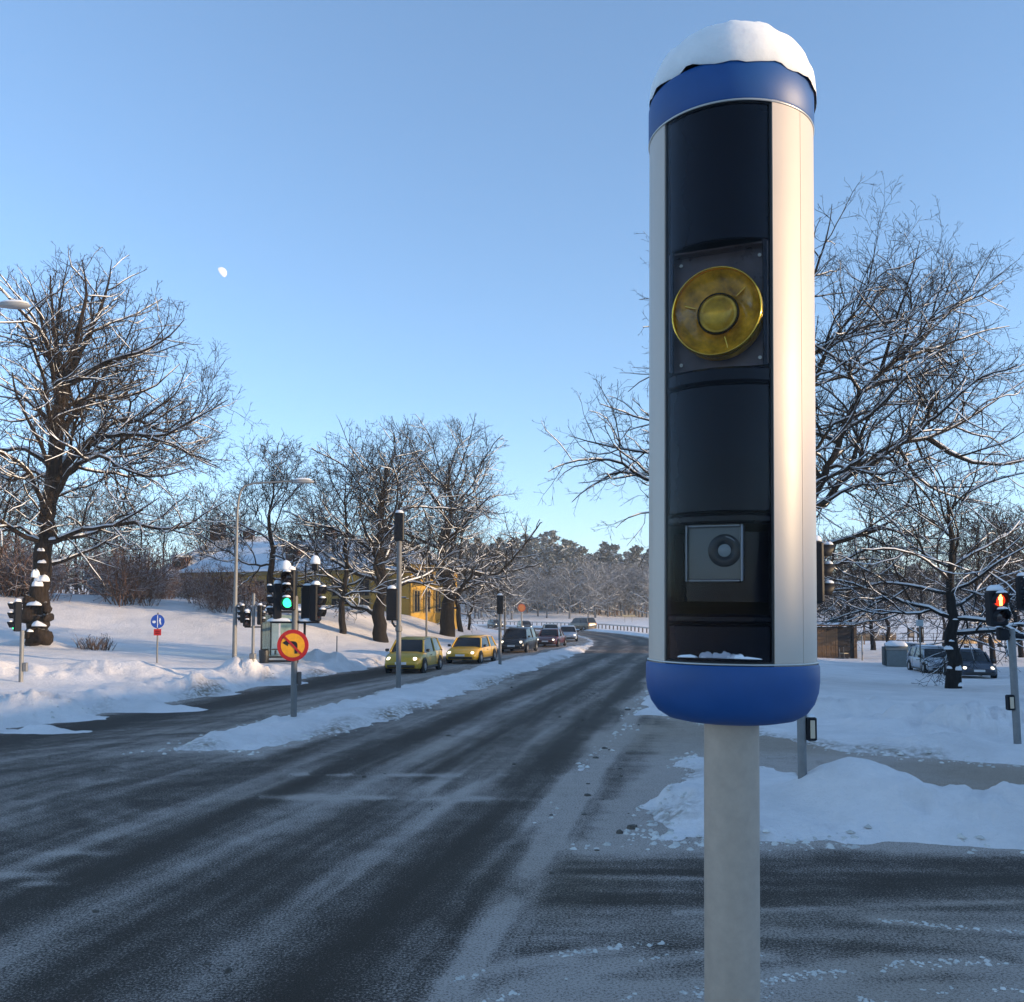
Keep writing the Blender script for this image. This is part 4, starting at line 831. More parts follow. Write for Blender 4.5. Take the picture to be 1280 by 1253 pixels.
# ------------------------------------------------------------------ traffic signals
SIGB = mat('signal_black', (0.007, 0.008, 0.012), 0.5, noise=(20, 0.2), spec=0.2); POLE = mat('grey_pole', (0.15, 0.145, 0.14), 0.6, metal=0.2, noise=(8, 0.15)); POLEB = mat('weathered_pole', (0.19, 0.19, 0.19), 0.6, metal=0.2, noise=(8, 0.15))
def lens_m(name, col, s): return mat(name, tuple(c * 0.3 for c in col), 0.25, emit=col, emit_s=s)
GREEN = lens_m('green_light', (0.03, 1.0, 0.32), 1.1); DARKL = mat('dark_lens', (0.03, 0.012, 0.010), 0.2, coat=0.5)
def signal(parent, loc, yw, n=3, s=0.24, lit=None, snow=True, back=False, name='signal_head'):
    """head facing local -Y turned by yw"""
    h = n * s + 0.06; M = Matrix.Translation(Vector(loc)) @ Matrix.Rotation(yw, 4, 'Z')
    mb = MB(); mb.bevbox((0, 0, 0), (s * 1.12, s * 0.75, h), 0.03); hd = mb.build(name, SIGB, parent, smooth=True); hd.matrix_local = M
    for i in range(n):
        z = h / 2 - 0.03 - s * (i + 0.5)
        q = MB(); q.lathe([(0.0, 0.035), (s * 0.2, 0.028), (s * 0.38, 0.0)], 16, (0, -s * 0.375 - 0.002, z), RX); l_ = q.build('lens', lit[1] if lit and lit[0] == i else DARKL, hd, smooth='all')
        q = MB(); m_ = 10; vs = []
        for k in range(m_ + 1):
            a = rad(-115 + 230 * k / m_); 
            for rr_, yy in ((s * 0.43, 0.0), (s * 0.43, -s * (0.62 if True else 0.2) * (0.35 + 0.65 * math.cos(a / 2) ** 2)), (s * 0.455, -s * 0.62 * (0.35 + 0.65 * math.cos(a / 2) ** 2)), (s * 0.455, 0.0)):
                vs.append((rr_ * math.sin(a), -s * 0.375 + yy, z + rr_ * math.cos(a)))
        fs = [(k * 4 + c, k * 4 + c + 1, k * 4 + c + 5, k * 4 + c + 4) for k in range(m_) for c in range(3)]
        q.add(vs, fs); q.build('visor', SIGB, hd, smooth='all')
        if snow: q = MB(); q.lump((0, -s * 0.68, z + s * 0.44), (s * 0.62, s * 0.5, s * 0.16), seed=i, amp=0.2); q.build('visor_snow', SNOWB, hd, smooth='all')
    if snow: q = MB(); q.lump((0, 0, h / 2), (s * 1.0, s * 0.7, s * 0.35), seed=n); q.build('snow_cap', SNOWB, hd, smooth='all')
    return hd
def pole(mbp, x, y, z0, z1, r): mbp.tube([(x, y, z0), (x, y, z1 - 0.02), (x, y, z1)], [r, r, r * 0.8], 12)
def zat(py, d): return at(640, py, d).z
# --- island signal with the no-left-turn sign
b = hit(367, 896); d = b.y; u = d / 1150.0
t = thing('traffic_light', 'cluster of black signal heads with green light lit on the traffic island pole', 'traffic light', b)
mb = MB(); pole(mb, 0, 0, -0.3, zat(745, d) - b.z, 0.075); mb.build('pole', POLE, t, smooth=True)
mb = MB(); pole(mb, 11.5 * u, 0.12, zat(800, d) - b.z, zat(703, d) - b.z, 0.022); mb.build('side_rod', SIGB, t, smooth=True)
mb = MB(); pole(mb, 27 * u * 0.93, 0.0, zat(775, d) - b.z, zat(728, d) - b.z, 0.03); mb.build('side_rod', POLEB, t, smooth=True)
zc = zat(738, d) - b.z
h1 = signal(t, (-7 * u, -0.02, zc), rad(-6), 3, 0.30, (2, GREEN)); 
signal(t, (-23 * u, 0.06, zat(752, d) - b.z), rad(-72), 3, 0.26); signal(t, (25 * u, 0.05, zat(754, d) - b.z), rad(78), 3, 0.27); signal(t, (14 * u, 0.12, zat(754, d) - b.z), rad(170), 3, 0.24)
mb = MB(); mb.bevbox((0, 0.0, zat(778, d) - b.z), (62 * u, 0.05, 0.05), 0.01); mb.bevbox((0, 0.03, zat(733, d) - b.z), (54 * u, 0.04, 0.04), 0.01); mb.build('bracket', SIGB, t)
mb = MB(); mb.lump((-17 * u, 0, zat(777, d) - b.z), (34 * u, 0.14, 0.09), seed=4); mb.build('bracket_snow', SNOWB, t, smooth='all'); mb = MB(); mb.lump((16 * u, 0, zat(777, d) - b.z), (22 * u, 0.12, 0.07), seed=5); mb.build('bracket_snow', SNOWB, t, smooth='all')
mb = MB(); mb.lump((-12 * u, 0, zat(713, d) - b.z), (14 * u, 0.28, 13 * u), seed=7, sq=4, amp=0.08, nv=7); mb.build('snow_cap', SNOWB, t, smooth='all')
mb = MB(); mb.bevbox((24 * u, 0.08, zat(709, d) - b.z), (8 * u, 0.14, 9 * u), 0.02); mb.tube([(24 * u, 0.08, zat(713, d) - b.z), (24 * u, 0.08, zat(735, d) - b.z)], 0.02, 6); mb.build('lantern', SIGB, t); mb = MB(); mb.lump((24 * u, 0.08, zat(705, d) - b.z), (12 * u, 0.24, 11 * u), seed=9, sq=4, amp=0.1, nv=7); mb.build('snow_cap', SNOWB, t, smooth='all')
mb = MB(); mb.bevbox((0.12, 0.02, zat(848, d) - b.z), (0.09, 0.10, 0.30), 0.015); mb.build('push_button_box', mat('button_box', (0.10, 0.08, 0.07), 0.6), t)
sg_ = thing('road_sign', 'round red and yellow no-left-turn sign fixed to the island signal pole', 'sign', at(366, 807, d - 0.11))
def disc(r, n=40): return [(r * math.cos(2 * math.pi * i / n), r * math.sin(2 * math.pi * i / n)) for i in range(n)]
RS = 19.5 * u; REDS = mat('sign_red', (0.50, 0.012, 0.012), 0.45, noise=(9, 0.12)); YEL = mat('sign_yellow', (0.95, 0.40, 0.01), 0.45, noise=(9, 0.12)); BLK = mat('sign_black', (0.01, 0.01, 0.01), 0.5)
def flat(name, poly, m, par, yy, th=0.003): q = MB(); q.prism(poly, (0, yy, 0), (1, 0, 0), (0, 0, 1), th); return q.build(name, m, par)
flat('plate', disc(RS), REDS, sg_, 0.02, 0.02); flat('field', disc(RS * 0.76), YEL, sg_, 0.0, 0.003)
ar = [(-0.08, -0.55)]
arrow = [(0.30, -0.52), (0.30, 0.02), (0.27, 0.15), (0.17, 0.24), (0.02, 0.27), (-0.30, 0.27), (-0.30, 0.40), (-0.66, 0.16), (-0.30, -0.06), (-0.30, 0.08), (-0.02, 0.08), (0.06, 0.06), (0.10, 0.0), (0.12, -0.08), (0.12, -0.52)]
flat('arrow', [(x * RS, z * RS) for x, z in arrow], BLK, sg_, -0.004)
sl45 = [(-0.60, 0.50), (-0.50, 0.60), (0.60, -0.50), (0.50, -0.60)]; flat('slash', [(x * RS, z * RS) for x, z in (sl45[0], sl45[3], sl45[2], sl45[1])], REDS, sg_, -0.008)
# --- mast with two signal backs
b = hit(498, 861); d = b.y; u = d / 1150.0
t = thing('traffic_light', 'tall grey mast with two dark signal heads seen from behind', 'traffic light', b)
mb = MB(); pole(mb, 0, 0, -0.3, zat(676, d) - b.z, 3.2 * u); mb.lathe([(3.2 * u, 0), (4.4 * u, 0.03), (4.4 * u, 0.16), (3.2 * u, 0.2)], 12, (0, 0, zat(790, d) - b.z)); mb.build('pole', POLE, t, smooth=True)
signal(t, (0, 0, zat(659, d) - b.z), rad(178), 3, 11 * u, snow=True); signal(t, (-8.5 * u, 0, zat(756, d) - b.z), rad(185), 3, 12.5 * u, snow=True)
mb = MB(); mb.tube([(0, 0, zat(783, d) - b.z), (-5 * u, 0, zat(783, d) - b.z), (-8 * u, 0, zat(779, d) - b.z), (-8.5 * u, 0, zat(773, d) - b.z)], 0.035, 8); mb.build('bracket', SIGB, t, smooth=True)
# --- third signal, by the dark car
b = hit(625, 831); d = b.y; u = d / 1150.0
t = thing('traffic_light', 'signal post with a single dark head on the island by the dark people carrier', 'traffic light', b)
mb = MB(); pole(mb, 0, 0, -0.3, zat(766, d) - b.z, 2.0 * u); mb.build('pole', POLE, t, smooth=True); signal(t, (0, 0, zat(756, d) - b.z), rad(180), 3, 7.2 * u)
# --- left edge signal
b = hit(26, 853); d = b.y; u = d / 1150.0
t = thing('traffic_light', 'traffic light in profile with green lamp glowing, below the great lime tree', 'traffic light', b)
mb = MB(); pole(mb, 0, 0, -0.3, zat(788, d) - b.z, 2.6 * u); mb.bevbox((5 * u, 0, zat(834, d) - b.z), (5 * u, 0.1, 11 * u), 0.01); mb.build('pole', POLEB, t, smooth=True)
signal(t, (-6.5 * u, 0, zat(771, d) - b.z), rad(-55), 3, 11.5 * u, (2, GREEN))
# --- two signals by the bus shelter
b = hit(316, 826); d = b.y; u = d / 1150.0
t = thing('traffic_light', 'post with small back-to-back signal heads beside the bus shelter', 'traffic light', b)
mb = MB(); pole(mb, 0, 0, -0.3, zat(742, d) - b.z, 1.9 * u); mb.bevbox((0, 0, 0.08), (7 * u, 0.25, 0.2), 0.02); mb.build('pole', POLEB, t, smooth=True)
signal(t, (-8 * u, 0, zat(774, d) - b.z), rad(20), 2, 8.5 * u); signal(t, (8 * u, 0, zat(769, d) - b.z), rad(95), 3, 7.5 * u); mb = MB(); mb.bevbox((0, 0, zat(784, d) - b.z), (22 * u, 0.05, 0.05), 0.01); mb.build('bracket', SIGB, t)
b2 = hit(293, 822); d2 = b2.y; u2 = d2 / 1150.0
t = thing('traffic_light', 'small signal head with snowy hoods fixed to the tall street lamp post', 'traffic light', b2 + Vector((0.28, -0.02, zat(768, d2) - b2.z))); signal(t, (0, 0, 0), rad(-80), 3, 6.6 * u2)
# --- street lamps
LAMPH = mat('lamp_head', (0.30, 0.30, 0.30), 0.5)
d = d2; u = u2
t = thing('street_lamp', 'tall curved street lamp rising beside the bus shelter signals', 'street lamp', b2)
top = [(0, 0, -0.3), (0.0, 0, zat(760, d) - b2.z), (0.02, 0, zat(640, d) - b2.z)] 
cur = [(2 * u, 0, zat(625, d) - b2.z), (4.5 * u, 0, zat(614, d) - b2.z), (10 * u, 0, zat(607, d) - b2.z), (20 * u, 0, zat(604.5, d) - b2.z), (60 * u, 0, zat(602, d) - b2.z), (74 * u, 0, zat(602, d) - b2.z)]
mb = MB(); mb.tube(top + cur, [0.09, 0.075, 0.05, 0.042, 0.042, 0.042, 0.038, 0.038, 0.038], 10); mb.build('pole', POLEB, t, smooth=True)
mb = MB(); mb.lathe([(0.02, -0.4), (0.08, -0.34), (0.12, -0.1), (0.12, 0.15), (0.09, 0.35), (0.02, 0.42)], 12, (83 * u, 0, zat(602.5, d) - b2.z), Matrix.Rotation(rad(90), 3, 'Y') @ Matrix.Diagonal((0.6, 1, 1))); mb.build('lamp_head', LAMPH, t, smooth='all')
mb = MB(); mb.lump((82 * u, 0, zat(602, d) - b2.z + 0.06), (0.7, 0.2, 0.07), seed=3, nu=14); mb.build('snow_cap', SNOWB, t, smooth='all')
pl_ = at(18, 382, 26.0); u = 26 / 1150.0; gx = pl_.x - 2.6
t = thing('street_lamp', 'street lamp head on an arm reaching in over the great lime tree', 'street lamp', (gx, 26.0, gz(gx, 26.0)))
zz = pl_.z - gz(gx, 26.0)
mb = MB(); mb.tube([(0, 0, -0.3), (0, 0, zz - 1.2), (0.1, 0, zz - 0.4), (0.5, 0, zz), (2.3, 0, zz + 0.05)], [0.10, 0.07, 0.06, 0.05, 0.045], 10); mb.build('pole', POLEB, t, smooth=True)
mb = MB(); mb.lathe([(0.03, -0.5), (0.12, -0.4), (0.19, 0.0), (0.17, 0.25), (0.09, 0.42), (0.02, 0.48)], 14, (2.6, 0, zz), Matrix.Rotation(rad(90), 3, 'Y') @ Matrix.Diagonal((0.55, 1, 1))); mb.build('lamp_head', LAMPH, t, smooth='all')
mb = MB(); mb.lump((2.6, 0, zz + 0.06), (0.85, 0.34, 0.08), seed=3, nu=14); mb.build('snow_cap', SNOWB, t, smooth='all')
def post(px, py, topy, rpx, label, cat='lamp post', name='lamp_post', m=POLE):
    b = hit(px, py); u = b.y / 1150.0; mb = MB(); pole(mb, 0, 0, -0.3, zat(topy, b.y) - b.z, rpx * u); o = mb.build(name, m, None, smooth=True); o.location = b; tag(o, label, cat); return o
post(533, 800, 690, 1.3, 'thin dark pole on the bank before the sunlit yellow gable'); post(631, 800, 745, 1.2, 'thin far pole just behind the single-headed signal post'); post(421, 0 + 815, 795, 0.7, 'thin marker stake in the bank snow near the island signal', 'stake', 'marker_stake')
# --- pedestrian light on the right and its neighbours
b = hit(1272, 930); d = b.y; u = d / 1150.0
t = thing('traffic_light', 'pedestrian signal showing a red standing figure on a pale grey post', 'traffic light', b, tilt=(0, rad(-1.6)))
mb = MB(); pole(mb, 0, 0, -0.3, zat(786, d) - b.z, 4.4 * u); mb.build('pole', POLEB, t, smooth=True)
mb = MB(); mb.bevbox((-7 * u, -0.02, zat(878, d) - b.z), (9 * u, 0.12, 19 * u), 0.015); pb = mb.build('push_button_box', SIGB, t, smooth=True); mb = MB(); mb.bevbox((-7 * u, -0.085, zat(878, d) - b.z), (4.5 * u, 0.02, 14 * u), 0.004); mb.build('push_plate', mat('push_plate', (0.55, 0.46, 0.34), 0.5), pb)
hd = signal(t, (-17 * u, 0, zat(760, d) - b.z), rad(2), 2, 20 * u, None); 
RED = lens_m('red_light', (1.0, 0.045, 0.01), 0.35); REDM = lens_m('red_figure', (1.0, 0.55, 0.12), 1.5)
l0 = [c for c in hd.children if c.name.startswith('lens')][0]; l0.data.materials.clear(); l0.data.materials.append(RED)
fig = MB(); zf = zat(760, d); z0 = 10 * u
man = [(-.10, -.40), (-.02, -.40), (0, -.05), (.02, -.40), (.10, -.40), (.11, .02), (.15, .02), (.16, .22), (.06, .26), (.08, .34), (.05, .42), (-.05, .42), (-.08, .34), (-.06, .26), (-.16, .22), (-.15, .02), (-.11, .02)]
fig.prism([(x * 17 * u, z * 17 * u) for x, z in man], (0, -20 * u * 0.375 - 0.045, z0), (1, 0, 0), (0, 0, 1), 0.004); fig.build('standing_figure', REDM, hd)
mb = MB(); mb.tube([(-15 * u, 0, zat(784, d) - b.z), (-14 * u, 0, zat(792, d) - b.z), (-2 * u, 0, zat(794, d) - b.z), (14 * u, 0, zat(796, d) - b.z)], 0.05, 8); mb.bevbox((-11 * u, 0, zat(793, d) - b.z), (13 * u, 0.16, 15 * u), 0.03); mb.build('bracket', SIGB, t, smooth=True)
signal(t, (17 * u, 0.0, zat(742, d) - b.z), rad(8), 3, 13 * u, None)
b = hit(1003, 971); d = b.y; u = d / 1150.0
t = thing('traffic_light', 'signal post on the snow mound, head hidden partly by the speed camera', 'traffic light', b)
mb = MB(); pole(mb, 0, 0, -0.4, zat(760, d) - b.z, 5.6 * u); mb.build('pole', POLEB, t, smooth=True)
mb = MB(); mb.bevbox((11 * u, -0.02, zat(911, d) - b.z), (12 * u, 0.12, 29 * u), 0.015); pb = mb.build('push_button_box', SIGB, t, smooth=True); mb = MB(); mb.bevbox((11.2 * u, -0.085, zat(911, d) - b.z), (5.5 * u, 0.02, 22 * u), 0.004); mb.build('push_plate', mat('push_plate', (0.55, 0.46, 0.34), 0.5), pb); mb = MB(); mb.lump((11 * u, 0, zat(897, d) - b.z), (11 * u, 0.12, 4 * u), seed=2); mb.build('snow_cap', SNOWB, pb, smooth='all')
signal(t, (20 * u, 0.0, zat(716, d) - b.z), rad(82), 3, 24 * u, None)
# --- blue path sign with red plate
b = hit(196, 829); d = b.y; u = d / 1150.0
t = thing('road_sign', 'round blue shared-path sign with small red plate on a thin post in the snow', 'sign', b)
mb = MB(); pole(mb, 0, 0.02, -0.3, zat(766, d) - b.z, 1.0 * u); mb.build('post', POLE, t, smooth=True)
def flat2(name, poly, m, zz, yy, th=0.004): q = MB(); q.prism(poly, (0.5 * u, yy, zz - b.z), (1, 0, 0), (0, 0, 1), th); return q.build(name, m, t)
zs = zat(777, d); rs_ = 8.6 * u; BLU = mat('sign_blue', (0.01, 0.07, 0.38), 0.45); WHT = mat('sign_white', (0.75, 0.75, 0.75), 0.5)
flat2('plate', disc(rs_, 28), BLU, zs, -0.03, 0.015); flat2('divider', [(-.05 * rs_, -.9 * rs_), (.05 * rs_, -.9 * rs_), (.05 * rs_, .9 * rs_), (-.05 * rs_, .9 * rs_)], WHT, zs, -0.05)
flat2('pedestrian_symbol', [(x * rs_, z * rs_) for x, z in [(.18, -.5), (.32, -.1), (.45, -.5), (.55, -.45), (.45, .1), (.48, .3), (.40, .52), (.28, .50), (.26, .3), (.2, .05), (.28, .0)]], WHT, zs, -0.05)
flat2('cycle_symbol', [(x * rs_, z * rs_) for x, z in [(-.72, -.2), (-.5, -.28), (-.28, -.2), (-.24, 0), (-.42, .15), (-.5, .05), (-.62, .12), (-.75, 0)]], WHT, zs, -0.05)
flat2('red_plate', [(-4.6 * u, -4 * u), (4.6 * u, -4 * u), (4.6 * u, 4 * u), (-4.6 * u, 4 * u)], REDS, zat(790.5, d), -0.03, 0.01); 
for k in range(2): flat2('text_bar', [(-3 * u, (1.3 - 2.6 * k - .5) * u), (3 * u, (1.3 - 2.6 * k - .5) * u), (3 * u, (1.3 - 2.6 * k + .4) * u), (-3 * u, (1.3 - 2.6 * k + .4) * u)], mat('plate_text', (0.22, 0.02, 0.02), 0.5), zat(790.5, d), -0.036)
# --- far round sign
b = hit(652, 790, 60); d = b.y; u = d / 1150.0
t = thing('road_sign', 'distant round orange-red sign beside the far traffic queue', 'sign', b); mb = MB(); pole(mb, 0, 0, -0.3, zat(756, d) - b.z, 0.9 * u); mb.build('post', POLEB, t, smooth=True); q = MB(); q.prism(disc(5 * u, 24), (0, -0.12, zat(760, d) - b.z), (1, 0, 0), (0, 0, 1), 0.03); q.build('plate', mat('orange_sign', (0.42, 0.09, 0.03), 0.5), t); q = MB(); q.prism(disc(3.6 * u, 20), (0, -0.16, zat(760, d) - b.z), (1, 0, 0), (0, 0, 1), 0.01); q.build('field', mat('orange_field', (0.50, 0.16, 0.03), 0.5), t)
# ------------------------------------------------------------------ yellow manor on the left
YW = mat('yellow_render', (0.56, 0.33, 0.06), 0.85, noise=(1.2, 0.12), bump=(9, 0.2, 0.02)); RSN = mat('roof_snow', (0.78, 0.79, 0.82), 0.85, noise=(1.0, 0.05), bump=(2.0, 0.3, 0.1), spec=0.2)
DKW = mat('dark_window', (0.02, 0.022, 0.028), 0.12); TRIM = mat('window_trim', (0.34, 0.24, 0.09), 0.7); BRK = mat('chimney_brick', (0.10, 0.06, 0.05), 0.85, noise=(6, 0.3)); DORM = mat('dormer_wood', (0.09, 0.05, 0.045), 0.8, noise=(4, 0.3))
def house(name, label, P, ang, L, Dp, zb_, ze, zr, rows, hip=1.0, chim=(), dorm=(), foot=True):
    """front wall from local (0,0) to (L,0) facing local -Y; depth Dp to +Y"""
    t = thing(name, label, 'building', (P.x, P.y, zb_), ang); h = ze - zb_; rz_ = zr - zb_
    mb = MB(); mb.box((L / 2, Dp / 2, h / 2 - 1.0), (L, Dp, h + 2.0)); wl = mb.build('wall', YW, t)
    mb = MB(); e = 0.45; r0 = [(-e, -e, h), (L + e, -e, h), (L + e, Dp + e, h), (-e, Dp + e, h)]; k = Dp / 2 * hip
    rd = [(k, Dp / 2, rz_), (L - k, Dp / 2, rz_)]
    up_ = Vector((0, 0, 0.02))
    mb.add(r0 + rd, [(0, 1, 5, 4), (1, 2, 5), (2, 3, 4, 5), (3, 0, 4), (3, 2, 1, 0)]); rf = mb.build('roof', RSN, t)
    mb = MB(); mb.box((L / 2, -0.10, h - 0.18), (L + 0.2, 0.2, 0.30)); mb.build('cornice', TRIM, t)
    for (x, z, w, hh, pn) in rows:
        f = MB(); f.box((x, -0.035, z), (w + 0.22, 0.07, hh + 0.22)); wf = f.build('window', TRIM, t); g = MB(); g.box((x, -0.075, z), (w, 0.02, hh)); g.build('pane', DKW, wf)
        m_ = MB(); m_.box((x, -0.092, z), (0.05, 0.012, hh)); m_.build('glazing_bar', TRIM, wf)
    for (x, y, w, hh) in chim:
        q = MB(); q.box((x, y, rz_ + hh / 2 - 0.8), (w, w * 0.8, hh + 1.0)); c = q.build('chimney', BRK, rf); q = MB(); q.lump((x, y, rz_ + hh - 0.3), (w, w * 0.8, 0.2), seed=1); q.build('chimney_snow', RSN, c, smooth='all')
    for (x, f_, w, hh) in dorm:
        zz = h + (rz_ - h) * f_; yy = (Dp / 2) * f_ - 0.5
        q = MB(); q.box((x, yy + 0.7, zz + hh / 2 - 0.2), (w, 1.5, hh + 0.4)); dm = q.build('dormer', DORM, rf); q = MB(); q.lump((x, yy + 0.6, zz + hh), (w * 1.3, 1.9, 0.30), seed=2, sq=6); q.build('dormer_snow', RSN, dm, smooth='all'); q = MB(); q.box((x, yy - 0.07, zz + hh * 0.45), (w * 0.55, 0.03, hh * 0.6)); q.build('dormer_pane', DKW, dm)
    return t
zat_ = lambda py, d: at(640, py, d).z
P0 = at(512, 760, 76); P0.z = 0
vB = Vector((0.94, -0.34, 0)).normalized(); LB = 23.0; PB = P0 - vB * LB
zbB = zat_(770, 78)
rows = [(LB - 1.6 - 2.6 * i, zat_(735, 78) - zbB, 0.9, 1.35, 0) for i in range(8)] + [(LB - 1.6 - 2.6 * i, zat_(760, 78) - zbB, 1.0, 1.5, 0) for i in range(8)]
house('manor_house', 'long yellow manor with snowy hipped roof behind the bank trees', PB, math.atan2(vB.y, vB.x), LB, 8.0, zbB, zat_(712, 77), zat_(672, 81), rows, 0.8, chim=((LB - 10, 4, 0.9, 1.4),), dorm=((LB - 3.2, 0.35, 1.2, 1.1), (LB - 12, 0.35, 1.2, 1.1)))
vC = Vector((0.86, 0.51, 0)).normalized(); LC = 4.3; zbC = zat_(770, 76)
rowsC = [(0.55 + 0.95 * i, zat_(752, 77) - zbC, 0.42, 1.7, 0) for i in range(4)] + [(0.55 + 0.95 * i, zat_(722, 77) - zbC, 0.42, 1.1, 0) for i in range(4)]
house('manor_wing', 'sunlit orange-yellow wing with tall narrow windows at the manor corner', P0 + Vector((0.1, -0.1, 0)), math.atan2(vC.y, vC.x), LC, 6.0, zbC, zat_(706, 77), zat_(684, 79), rowsC, 0.7)
PA = at(192, 740, 92); PA.z = 0; zbA = zat_(770, 92)
house('yellow_house', 'yellow house with steep snowy hipped roof, chimney and dark dormer in the thicket', PA, rad(-6), 15.0, 9.0, zbA, zat_(722, 92), zat_(670, 95), [(1.6 + 2.4 * i, zat_(738, 92) - zbA, 0.9, 1.4, 0) for i in range(6)], 1.0, chim=((4.6, 4.5, 1.3, 1.5), (8.0, 4.5, 1.0, 0.9)), dorm=((1.75 + 0.6, 0.22, 1.5, 1.1),))

# ------------------------------------------------------------------ bus shelter
b = hit(349, 829); u = b.y / 1150.0
t = thing('bus_shelter', 'glass bus shelter with snow on its roof behind the no-left-turn sign', 'bus shelter', b, rad(8))
SHG = glass('shelter_glass', (0.72, 0.82, 0.80), 0.05); FRM = mat('shelter_frame', (0.02, 0.022, 0.024), 0.5)
w, dp, hh = 44 * u, 3.4, 2.15
mb = MB(); mb.bevbox((0, dp / 2, hh + 0.05), (w + 0.3, dp + 0.3, 0.10), 0.03); mb.build('roof', FRM, t); mb = MB(); mb.lump((0, dp / 2, hh + 0.10), (w + 0.3, dp + 0.3, 0.22), seed=6, nu=24, sq=8, amp=0.05); mb.build('roof_snow', SNOWB, t, smooth='all')
for x in (-w / 2, w / 2):
    for y in (0, dp): mb = MB(); mb.bevbox((x, y, hh / 2 - 0.15), (0.07, 0.07, hh + 0.3), 0.01); mb.build('post', FRM, t)
for x in (-0.25 * w, 0.25 * w): mb = MB(); mb.box((x, 0, 1.15), (w / 2 - 0.08, 0.012, 1.8)); mb.build('glass_panel', SHG if x < 0 else mat('poster', (0.36, 0.42, 0.30), 0.4, noise=(3, 0.25)), t)
for k in range(3): mb = MB(); mb.box((-w / 2, dp * (k + 0.5) / 3, 1.15), (0.012, dp / 3 - 0.06, 1.8)); mb.build('glass_panel', SHG, t)
mb = MB(); mb.bevbox((0, 0, 0.24), (w - 0.05, 0.05, 0.08), 0.01); mb.bevbox((0, 0, 0.06), (w + 0.1, 0.10, 0.10), 0.01); mb.build('rail', FRM, t)
mb = MB(); mb.bevbox((0, dp - 0.3, 0.45), (w - 0.2, 0.4, 0.05), 0.01); mb.box((-w / 3, dp - 0.3, 0.2), (0.06, 0.3, 0.4)); mb.box((w / 3, dp - 0.3, 0.2), (0.06, 0.3, 0.4)); mb.build('bench', mat('bench_wood', (0.12, 0.08, 0.05), 0.7), t)
mb = MB(); mb.lathe([(0.0, 0), (0.2, 0), (0.23, 0.5), (0.22, 0.55), (0.0, 0.56)], 12, (-w / 2 + 0.2, -0.35, 0)); o = mb.build('litter_bin', mat('bin_black', (0.015, 0.016, 0.018), 0.5), None, smooth=True); o.location = b; tag(o, 'squat black litter bin at the front of the bus shelter', 'bin')

